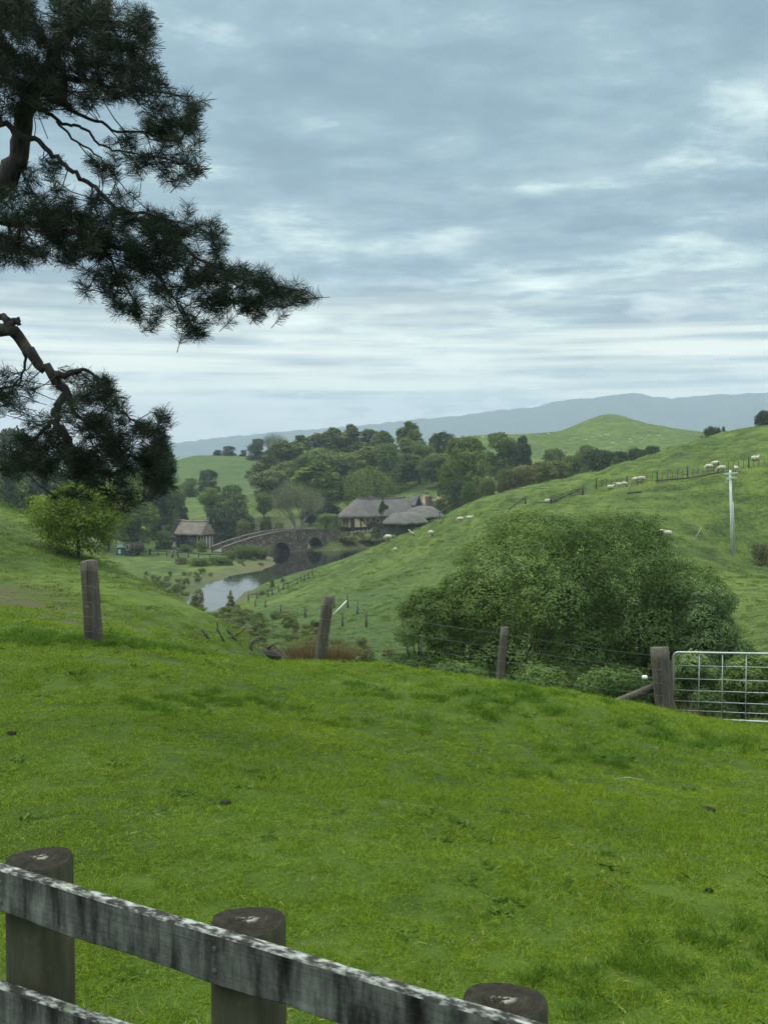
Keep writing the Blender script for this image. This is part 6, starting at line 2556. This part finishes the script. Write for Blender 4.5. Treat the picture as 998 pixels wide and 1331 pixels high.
def build_person():
    p = spot(193.5, 221)
    root = thing('person', p, 'person in dark clothes walking beside the barrel wagon on the lawn', 'person', rz=radians(-70))
    b = MB()
    hipz = .90
    # walking towards +x, leaning slightly
    b.tube([(0, 0, hipz - .03), (.02, 0, 1.1), (.05, 0, 1.38), (.06, 0, 1.47)], [.145, .135, .165, .09], 12)
    b.tube([(.06, 0, 1.42), (.075, 0, 1.56)], [.06, .055], 10)
    b.tube([(.085, 0, 1.52), (.09, 0, 1.60), (.09, 0, 1.68), (.085, 0, 1.745), (.08, 0, 1.775)], [.062, .088, .098, .078, .03], 12)
    b.tube([(.17, 0, 1.65), (.205, 0, 1.625)], [.02, .016], 6)
    for s, ang in ((1, .42), (-1, -.38)):
        kx, kz = .42 * sin(ang) * 1.0, hipz - .43
        b.tube([(0, .09 * s, hipz), (kx * .9, .10 * s, kz), (kx * .9 + (.02 if ang > 0 else -.22), .10 * s, .09)], [.085, .06, .042], 10)
        fx = kx * .9 + (.02 if ang > 0 else -.22)
        b.tube([(fx - .05, .10 * s, .05), (fx + .08, .10 * s, .045), (fx + .18, .10 * s, .03)], [.045, .045, .03], 8)
        a2 = -ang * .8
        ex = .05 + .28 * sin(a2)
        hx = ex + .24 * sin(a2 + .3)
        b.tube([(.05, .17 * s, 1.40), (ex, .22 * s, 1.13), (hx, .22 * s, .88)], [.055, .045, .034], 8)
        b.tube([(hx, .22 * s, .88), (hx + .02, .22 * s, .80)], [.04, .035], 8)
        for f in range(4):
            b.tube([(hx - .025 + .018 * f, .22 * s, .81), (hx - .02 + .02 * f, .22 * s, .73 - .01 * (f in (1, 2)))], [.013, .010], 6)
        b.tube([(hx + .03, .21 * s, .85), (hx + .07, .21 * s, .79)], [.014, .010], 6)
    me = remesh(b, .018, 'body', M['skin'])
    link('body', me, root)
    c = MB()
    c.tube([(0, 0, hipz - .12), (.02, 0, 1.1), (.05, 0, 1.38), (.06, 0, 1.48)], [.175, .162, .192, .10], 12)
    t_ = MB()
    t_.tube([(0, 0, hipz - .08), (0, 0, hipz + .1)], [.165, .16], 12)
    for s, ang in ((1, .42), (-1, -.38)):
        a2 = -ang * .8
        ex = .05 + .28 * sin(a2)
        hx = ex + .24 * sin(a2 + .3)
        c.tube([(.05, .16 * s, 1.41), (ex, .22 * s, 1.13), (hx, .22 * s, .90)], [.08, .066, .052], 8)
        kx, kz = .42 * sin(ang), hipz - .43
        fx = kx * .9 + (.02 if ang > 0 else -.22)
        t_.tube([(0, .09 * s, hipz), (kx * .9, .10 * s, kz), (fx, .10 * s, .12)], [.108, .082, .066], 10)
    link('jacket', remesh(c, .02, 'jacket', M['cloth']), root)
    link('trousers', remesh(t_, .02, 'trousers', M['cloth2']), root)
    h = MB()
    h.tube([(.05, 0, 1.60), (.06, 0, 1.69), (.065, 0, 1.765), (.07, 0, 1.80)], [.085, .104, .088, .03], 12)
    link('hair', remesh(h, .014, 'hair', M['hair']), root)


build_person()


def build_stand():
    p = spot(225.5, 218)
    root = thing('display_stand', p, 'dark pointed wooden stand with a pale round plate at the lawn fence', 'stand')
    mb = MB()
    mb.tube([(-.42, 0, -.2), (-.36, 0, 2.0)], [.16, .13], 8)
    mb.build('post', M['timber'], root, True)
    mb = MB()
    mb.tube([(.95, -.2, -.1), (.15, 0, 2.3)], [.09, .08], 8)
    mb.build('prop', M['timber'], root, True)
    mb = MB()
    mb.tube([(-.5, 0, 1.1), (.7, 0, .85)], .07, 8)
    mb.build('crossbar', M['timber'], root, True)
    mb = MB()
    mb.lathe([(.50, -.06), (.55, 0), (.50, .06)], 22, (-.02, -.18, 1.25), 'y')
    pl = mb.build('plate', M['hoop'], root, True)
    mb = MB()
    mb.lathe([(.22, -.03), (.22, .03)], 16, (-.02, -.26, 1.25), 'y')
    mb.build('plate_centre', M['iron'], pl)
    mb = MB()
    mb.lathe([(.62, 2.0), (.40, 2.5), (.16, 3.05), (.03, 3.35)], 14)
    mb.build('pointed_cap', M['ridge'], root, True)


build_stand()


def build_cart():
    p = spot(405, 266)
    root = thing('hand_cart', p, 'dark cart with a pale load beyond the crown of the bridge', 'cart')
    mb = MB()
    mb.box((0, 0, .95), (2.4, 1.2, .5), taper=1.12)
    mb.build('cart_body', M['timber'], root)
    mb = MB()
    mb.lathe([(.85, 0), (.75, .3), (.4, .5), (.05, .58)], 14, (0.2, 0, 1.2))
    mb.build('load', M['canvas'], root, True)
    for y in (-.75, .75):
        mb = MB()
        mb.tube([(.6 * cos(2 * pi * k / 18), y, .6 + .6 * sin(2 * pi * k / 18)) for k in range(19)], .07, 6)
        for k in range(4):
            a = pi * k / 4
            mb.bar((-.6 * cos(a), y, .6 - .6 * sin(a)), (.6 * cos(a), y, .6 + .6 * sin(a)), .05, .05, up=(0, 1, 0))
        mb.build('wheel', M['barrel'], root)
    mb = MB()
    mb.tube([(-1.2, 0, .85), (-2.4, 0, .5)], .06, 7)
    mb.build('shaft', M['timber'], root)


build_cart()

# ------------------------------------------------------------------ sheep
def sheep_mesh(pose):
    b = MB()
    up = .52 if pose != 'lying' else .24
    b.tube([(-.52, 0, up + .05), (-.46, 0, up + .06), (-.25, 0, up + .07), (.05, 0, up + .05), (.30, 0, up + .06), (.44, 0, up + .08)], [.11, .22, .285, .295, .26, .16], 14)
    b.tube([(-.5, 0, up + .12), (-.58, 0, up - .02)], [.06, .035], 8)
    if pose == 'graze':
        b.tube([(.36, 0, up + .10), (.52, 0, up - .05), (.60, 0, up - .20)], [.19, .14, .10], 10)
        hd = [(.58, 0, up - .17), (.66, 0, up - .31), (.71, 0, up - .42)]
    elif pose == 'lying':
        b.tube([(.34, 0, up + .12), (.46, 0, up + .28), (.50, 0, up + .38)], [.19, .14, .11], 10)
        hd = [(.46, 0, up + .42), (.60, 0, up + .40), (.70, 0, up + .34)]
    else:
        b.tube([(.34, 0, up + .12), (.50, 0, up + .26), (.56, 0, up + .36)], [.19, .14, .11], 10)
        hd = [(.52, 0, up + .40), (.66, 0, up + .36), (.76, 0, up + .29)]
    b.tube(hd, [.095, .085, .05], 10)
    h0 = Vector(hd[0])
    for s in (-1, 1):
        b.tube([h0 + Vector((.0, .07 * s, .05)), h0 + Vector((-.03, .18 * s, .05))], [.035, .022], 6)
    if pose != 'lying':
        for x in (-.38, .30):
            for s in (-1, 1):
                if x < 0:
                    b.tube([(x, .12 * s, up), (x + .04, .13 * s, .36), (x - .05, .13 * s, .22), (x - .03, .13 * s, 0)], [.11, .065, .038, .035], 8)
                else:
                    b.tube([(x, .12 * s, up), (x + .01, .12 * s, .25), (x, .12 * s, 0)], [.09, .042, .035], 8)
    else:
        for x in (-.36, .28):
            for s in (-1, 1):
                b.tube([(x, .2 * s, .12), (x + .25, .24 * s, .06)], [.08, .04], 8)
    return remesh(b, .03, 'sheep_' + pose, M['wool'], 2)


SHM = {k: sheep_mesh(k) for k in ('graze', 'stand', 'lying')}
GS = 'sheep grazing the meadow'
# px, py of feet, distance range, heading (deg, 0 = right, 90 = away), pose, size, label
SHEEP = [
    (513.5, 718, 115, 75, 'graze', .95, 'lowest sheep of the meadow, near the pond shore'),
    (560, 698, 120, 60, 'graze', 1.25, 'bright white sheep beside the small dark bush at the meadow edge'),
    (598, 678.5, 110, 180, 'graze', 1.0, 'left sheep of the pair grazing near the top of the big tree clump'),
    (610, 677, 110, 10, 'stand', .95, 'right sheep of the pair grazing near the top of the big tree clump'),
    (712, 653.5, 126, 20, 'lying', 1.05, 'sheep lying on the grass just below the wooden hill gate'),
    (860, 698, 101, 160, 'graze', 1.15, 'left sheep of the two standing together over the big tree clump'),
    (867.5, 699.5, 101, 200, 'graze', 1.15, 'right sheep of the two standing together over the big tree clump'),
    (793.5, 635.5, 128, 10, 'lying', 1.0, 'sheep lying behind the left end of the batten fence'),
    (803.5, 634, 130, 200, 'stand', .95, 'second sheep from the left behind the batten fence'),
    (811, 633, 130, 170, 'graze', 1.0, 'third sheep from the left behind the batten fence'),
    (826, 628, 132, 180, 'graze', 1.05, 'fourth sheep from the left behind the batten fence'),
    (834, 626.5, 132, 10, 'graze', 1.1, 'fifth sheep from the left behind the batten fence'),
    (921, 611.5, 134, 190, 'graze', 1.2, 'left sheep of the three grazing above the pole top'),
    (930, 607.5, 138, 175, 'graze', 1.15, 'upper sheep of the three grazing above the pole top'),
    (937.5, 613.5, 130, 170, 'graze', 1.2, 'lower sheep of the three grazing above the pole top'),
    (956.5, 613.5, 127, 95, 'stand', 1.0, 'lone sheep seen end-on right of the pole top'),
    (981.5, 598.5, 145, 15, 'lying', 1.25, 'sheep lying highest on the meadow near the right photo edge'),
    (504.5, 690, 185, 150, 'graze', 1.5, 'large white sheep at the meadow edge in front of the lower hut'),
]
for (px, py, D, hd, pose, sz, lab) in SHEEP:
    p = edge(px, py, D * .78, D * 1.28)
    o = link('sheep', SHM[pose], None, p)
    o.rotation_euler = (0, 0, radians(hd))
    o.scale = (sz * .74,) * 3
    tag(o, lab, 'sheep', GS)
FAR = [(690, 562), (713, 565), (747, 571), (751, 570), (777, 567), (781, 568), (790, 566), (786, 567), (795, 577), (798, 577), (819, 572), (824, 570), (821, 576), (843, 568), (854, 568), (857, 567.5), (867, 561), (636, 568), (628, 569), (806, 566), (833, 571), (770, 569), (762, 573), (742, 574)]
for i, (px, py) in enumerate(FAR):
    p = edge(px, py, 380, 560)
    o = link('sheep', SHM['graze' if i % 3 else 'lying'], None, p)
    o.rotation_euler = (0, 0, rnd.choice((0.1, 3.0, 3.4, 0.5, 2.6)))
    o.scale = (.85,) * 3
    tag(o, 'sheep far off, a pale speck on the distant hill pasture', 'sheep', 'far sheep on the distant hill')
# ------------------------------------------------------------------ grass
HID = bpy.data.collections.new('grass_tufts')     # never linked to the scene: only the source of the tufts
HID2 = bpy.data.collections.new('hill_tufts')
HID3 = bpy.data.collections.new('scrub_tufts')


def tuft_mesh(name, n, R, hmin, hmax, wd, seed, material, lean=.5):
    rng = np.random.default_rng(seed)
    xy = rng.uniform(-R, R, (n, 2))
    B = np.concatenate([xy, np.full((n, 1), -0.012)], 1)
    a = rng.uniform(0, 2 * pi, n)
    lk = rng.uniform(.1, 1.0, n) * lean * 1.6
    d = unit(np.stack([np.cos(a) * lk, np.sin(a) * lk, np.ones(n)], -1))
    L = rng.uniform(hmin, hmax, n)[:, None]
    out = np.stack([np.cos(a), np.sin(a), 0 * a], -1)
    side = unit(np.cross(d, rng.normal(size=(n, 3)))) * wd * .5
    m_ = B + d * L * .55
    tip = B + d * L * .9 + out * L * .30 * lk[:, None]
    V = np.stack([B - side, B + side, m_ + side * .8, m_ - side * .8, tip + side * .1, tip - side * .1], 1).reshape(-1, 3)
    k = np.arange(n)[:, None] * 6
    Fq = np.concatenate([k + np.array([0, 1, 2, 3]), k + np.array([3, 2, 4, 5])], 0)
    v = rng.uniform(0, 1, n)
    return np_mesh(name, V, Fq, material, {'var': ('FACE', np.concatenate([v, v]))})


for i in range(6):
    HID.objects.link(bpy.data.objects.new('tuft_%d' % i, tuft_mesh('tuft_%d' % i, 120, .11, .016, .046, .0042, i, M['blade'], 1.15)))
for i in range(3):
    HID.objects.link(bpy.data.objects.new('tuft_%d' % (6 + i), tuft_mesh('tuft_%d' % (6 + i), 120, .09, .03, .11, .005, 20 + i, M['rank'], .75)))
M['seed'] = leaf_mat('seed_stalks', (0.12, 0.13, 0.05), (0.30, 0.29, 0.15), 0.3, 0.7)
HID.objects.link(bpy.data.objects.new('tuft_9', tuft_mesh('tuft_9', 16, .12, .16, .38, .005, 33, M['seed'], .35)))
M['straw'] = leaf_mat('dead_straw', (0.16, 0.14, 0.06), (0.36, 0.32, 0.17), 0.2, 0.8)
M['weed'] = leaf_mat('broad_weed', (0.032, 0.075, 0.014), (0.110, 0.190, 0.040), 0.25, 0.6)
HID.objects.link(bpy.data.objects.new('tuft_a', tuft_mesh('tuft_a', 14, .11, .02, .06, .0045, 34, M['straw'], 1.6)))
HID.objects.link(bpy.data.objects.new('tuft_b', tuft_mesh('tuft_b', 26, .06, .03, .07, .022, 35, M['weed'], 1.5)))
for i in range(4):
    HID2.objects.link(bpy.data.objects.new('hill_%d' % i, tuft_mesh('hill_%d' % i, 60, .35, .05, .15, .022, 40 + i, M['blade_far'], .7)))
for i in range(2):
    HID2.objects.link(bpy.data.objects.new('hill_%d' % (4 + i), tuft_mesh('hill_%d' % (4 + i), 60, .3, .10, .32, .022, 50 + i, M['rank'], .6)))
for i in range(3):
    HID3.objects.link(bpy.data.objects.new('scrub_%d' % i, crown_mesh('scrub_%d' % i, 'dome', 1.6, 1.0, 900, .13, 60 + i, M['brown'] if i < 1 else M['olive'], 10, loose=.5)))
HID3.objects.link(bpy.data.objects.new('scrub_3', blade_clump('scrub_3', 260, .6, 1.0, M['reed'], 77, .7, .03)))
HID3.objects.link(bpy.data.objects.new('scrub_4', crown_mesh('scrub_4', 'dome', 1.6, 1.0, 900, .13, 67, M['mid'], 10, loose=.5)))


def scatter(name, P, idx, rotz, scl, coll, label):
    me = bpy.data.meshes.new(name)
    me.vertices.add(len(P))
    me.vertices.foreach_set('co', np.asarray(P, np.float32).ravel())
    a = me.attributes.new('idx', 'INT', 'POINT')
    a.data.foreach_set('value', np.asarray(idx, np.int32))
    rot = np.stack([NR.normal(0, .08, len(P)), NR.normal(0, .08, len(P)), rotz], -1)
    a = me.attributes.new('rot', 'FLOAT_VECTOR', 'POINT')
    a.data.foreach_set('vector', rot.astype(np.float32).ravel())
    a = me.attributes.new('scl', 'FLOAT_VECTOR', 'POINT')
    a.data.foreach_set('vector', np.asarray(scl, np.float32).ravel())
    o = link(name, me)
    g = bpy.data.node_groups.new(name, 'GeometryNodeTree')
    g.interface.new_socket('Geometry', in_out='INPUT', socket_type='NodeSocketGeometry')
    g.interface.new_socket('Geometry', in_out='OUTPUT', socket_type='NodeSocketGeometry')
    gi = g.nodes.new('NodeGroupInput')
    go = g.nodes.new('NodeGroupOutput')
    mp = g.nodes.new('GeometryNodeMeshToPoints')
    ci = g.nodes.new('GeometryNodeCollectionInfo')
    ci.inputs['Collection'].default_value = coll
    ci.inputs['Separate Children'].default_value = True
    ci.inputs['Reset Children'].default_value = True
    ip = g.nodes.new('GeometryNodeInstanceOnPoints')
    ip.inputs['Pick Instance'].default_value = True
    g.links.new(gi.outputs[0], mp.inputs['Mesh'])
    g.links.new(mp.outputs[0], ip.inputs['Points'])
    g.links.new(ci.outputs[0], ip.inputs['Instance'])
    for nm, typ, sock in (('idx', 'INT', 'Instance Index'), ('rot', 'FLOAT_VECTOR', 'Rotation'), ('scl', 'FLOAT_VECTOR', 'Scale')):
        na = g.nodes.new('GeometryNodeInputNamedAttribute')
        na.data_type = typ
        na.inputs['Name'].default_value = nm
        s_ = [q for q in na.outputs if q.enabled and q.name == 'Attribute'][0]
        g.links.new(s_, ip.inputs[sock])
    g.links.new(ip.outputs[0], go.inputs[0])
    md = o.modifiers.new('scatter', 'NODES')
    md.node_group = g
    tag(o, label, 'grass' if 'grass' in name else 'scrub', kind='stuff')
    return o


def sector(n, r0, r1, th0, th1):
    r = np.sqrt(NR.uniform(r0 * r0, r1 * r1, n))
    t = NR.uniform(th0, th1, n)
    return r * np.sin(t), r * np.cos(t)


def rings(specs):
    X, Y, SC = [], [], []
    for (r0, r1, dens, sc, th) in specs:
        n = int((r1 * r1 - r0 * r0) * th * dens)
        x, y = sector(n, r0, r1, -th, th)
        X.append(x)
        Y.append(y)
        SC.append(np.full(n, sc))
    return np.concatenate(X), np.concatenate(Y), np.concatenate(SC)


x, y, sc = rings(((2.2, 7, 120, 1.0, .66), (7, 13, 75, 1.15, .60), (13, 27, 36, 1.5, .52)))
keep = NR.uniform(size=len(x)) > 1.25 * soil_at(x, y) * (fbm(x / .8, y / .8, 2, 55) > -.22)
fade = NR.uniform(size=len(x)) > .8 * sstep(19, 27, np.sqrt(x * x + y * y))
keep &= fade
x, y, sc = x[keep], y[keep], sc[keep]
z = ground(x, y)
n = len(x)
patch = fbm(x / 1.3, y / 1.3, 3, 91)
h = sc * NR.uniform(.75, 1.25, n) * (1 + .5 * np.clip(patch, -.5, .8))
idx = NR.integers(0, 6, n)
# coarse dark tussocks: loosely scattered, thicker near the fences and at chosen clumps
tus = (fbm(x / 2.6, y / 2.6, 3, 97) > .46) & (NR.uniform(size=n) < .35)
for (px, py, rad) in ((880, 960, .9), (760, 985, .8), (620, 912, .9), (850, 1260, .5), (740, 1290, .45), (970, 1230, .5), (220, 915, .7), (330, 915, .8), (60, 830, 1.2), (170, 835, 1.0), (700, 1010, .4), (470, 895, .6)):
    c = ground_hit(px, py, 3.0, 19.5)
    tus |= (((x - c.x) ** 2 + (y - c.y) ** 2) < (rad * NR.uniform(.2, 1.0, n)) ** 2) & (NR.uniform(size=n) < .4)
crest = np.interp(np.arctan2(x, y), [-.36, -.27, -.06, .02, .11, .26, .36], [16, 16.2, 18.2, 18.6, 19.2, 20.2, 20.4])
tus |= (np.abs(np.sqrt(x * x + y * y) - crest - .35) < .55) & (NR.uniform(size=n) < .35)
idx = np.where(tus, NR.integers(6, 9, n), idx)
ex = NR.uniform(size=n)
idx = np.where(ex < .05, 10, np.where(ex > .988 - .02 * (patch > .2), 11, idx))
stk = (np.abs(np.sqrt(x * x + y * y) - crest - .55) < .7) & (NR.uniform(size=n) < .12 * sstep(-1.0, 1.5, x))
idx = np.where(stk, 9, idx)
h = np.where(stk, NR.uniform(.6, 1.2, n), h)
scl = np.stack([np.where(tus, sc * .9, sc), np.where(tus, sc * .9, sc), np.where(tus, sc * NR.uniform(.6, 1.1, n), h)], -1)
scatter('grass', np.stack([x, y, z], -1), idx, NR.uniform(0, 6.28, n), scl, HID, 'short lush green grass covering the near field')
print('tufts', n)
# longer, patchier growth on the slopes beyond
x, y, sc = rings(((19, 24, 4.0, .6, .5), (24, 45, 5.0, .75, .48), (45, 90, 1.6, 1.05, .40), (90, 165, .55, 1.5, .38)))
sdp = poly_sd(x, y, POND)
m_ = (sdp > 3) & (fbm(x / 3.0, y / 3.0, 3, 101) > -.18) & (NR.uniform(size=len(x)) > 1.3 * soil_at(x, y))
x, y, sc = x[m_], y[m_], sc[m_]
z = ground(x, y)
n = len(x)
s3 = sc * NR.uniform(.6, 1.3, n)
dk = (fbm(x / 7.0, y / 7.0, 3, 131) > .28) & (NR.uniform(size=n) < .5) & (np.sqrt(x * x + y * y) > 40)
scatter('hill_grass', np.stack([x, y, z], -1), np.where(dk, NR.integers(4, 6, n), NR.integers(0, 4, n)), NR.uniform(0, 6.28, n), np.stack([s3, s3, s3 * .55], -1), HID2, 'tufted pasture grass on the meadow and the spur')
print('hill tufts', n)
# scrub and weeds along the gully and the banks
X, Y, SC_ = [], [], []
for (px, D, rx, ry, cnt, s_) in ((335, 72, 5, 12, 90, 1.0), (300, 95, 6, 15, 110, 1.2), (395, 62, 5, 9, 60, .9), (275, 122, 6, 14, 90, 1.2), (470, 50, 5, 6, 45, .7), (530, 40, 4, 5, 40, .6),
                                 (215, 172, 8, 18, 90, 1.2), (185, 160, 7, 16, 80, 1.3), (455, 253, 7, 4, 40, 1.2), (495, 252, 7, 5, 46, 1.3), (320, 206, 5, 6, 20, 1.2), (690, 28, 4, 2.5, 50, .55), (800, 27, 4, 2.5, 40, .5), (330, 276, 14, 5, 50, 1.4), (560, 26, 3, 3, 40, .5), (425, 249, 4, 2, 14, .8)):
    c = at(px, 600, D)
    a = NR.uniform(0, 2 * pi, cnt)
    q = np.sqrt(NR.uniform(0, 1, cnt))
    cnt = int(cnt * .62)
    a = a[:cnt]
    q = q[:cnt]
    X.append(c.x + rx * q * np.cos(a))
    Y.append(c.y + ry * q * np.sin(a))
    SC_.append(np.full(cnt, s_))
x, y, sc = np.concatenate(X), np.concatenate(Y), np.concatenate(SC_)
m_ = poly_sd(x, y, POND) > 1.0
x, y, sc = x[m_], y[m_], sc[m_]
z = ground(x, y) - .08
n = len(x)
s3 = sc * NR.uniform(.35, 1.0, n)
scatter('gully_scrub', np.stack([x, y, z], -1), NR.integers(0, 5, n), NR.uniform(0, 6.28, n), np.stack([s3, s3, s3 * NR.uniform(.7, 1.2, n)], -1), HID3, 'brownish scrub and weeds filling the gully and the pond banks')
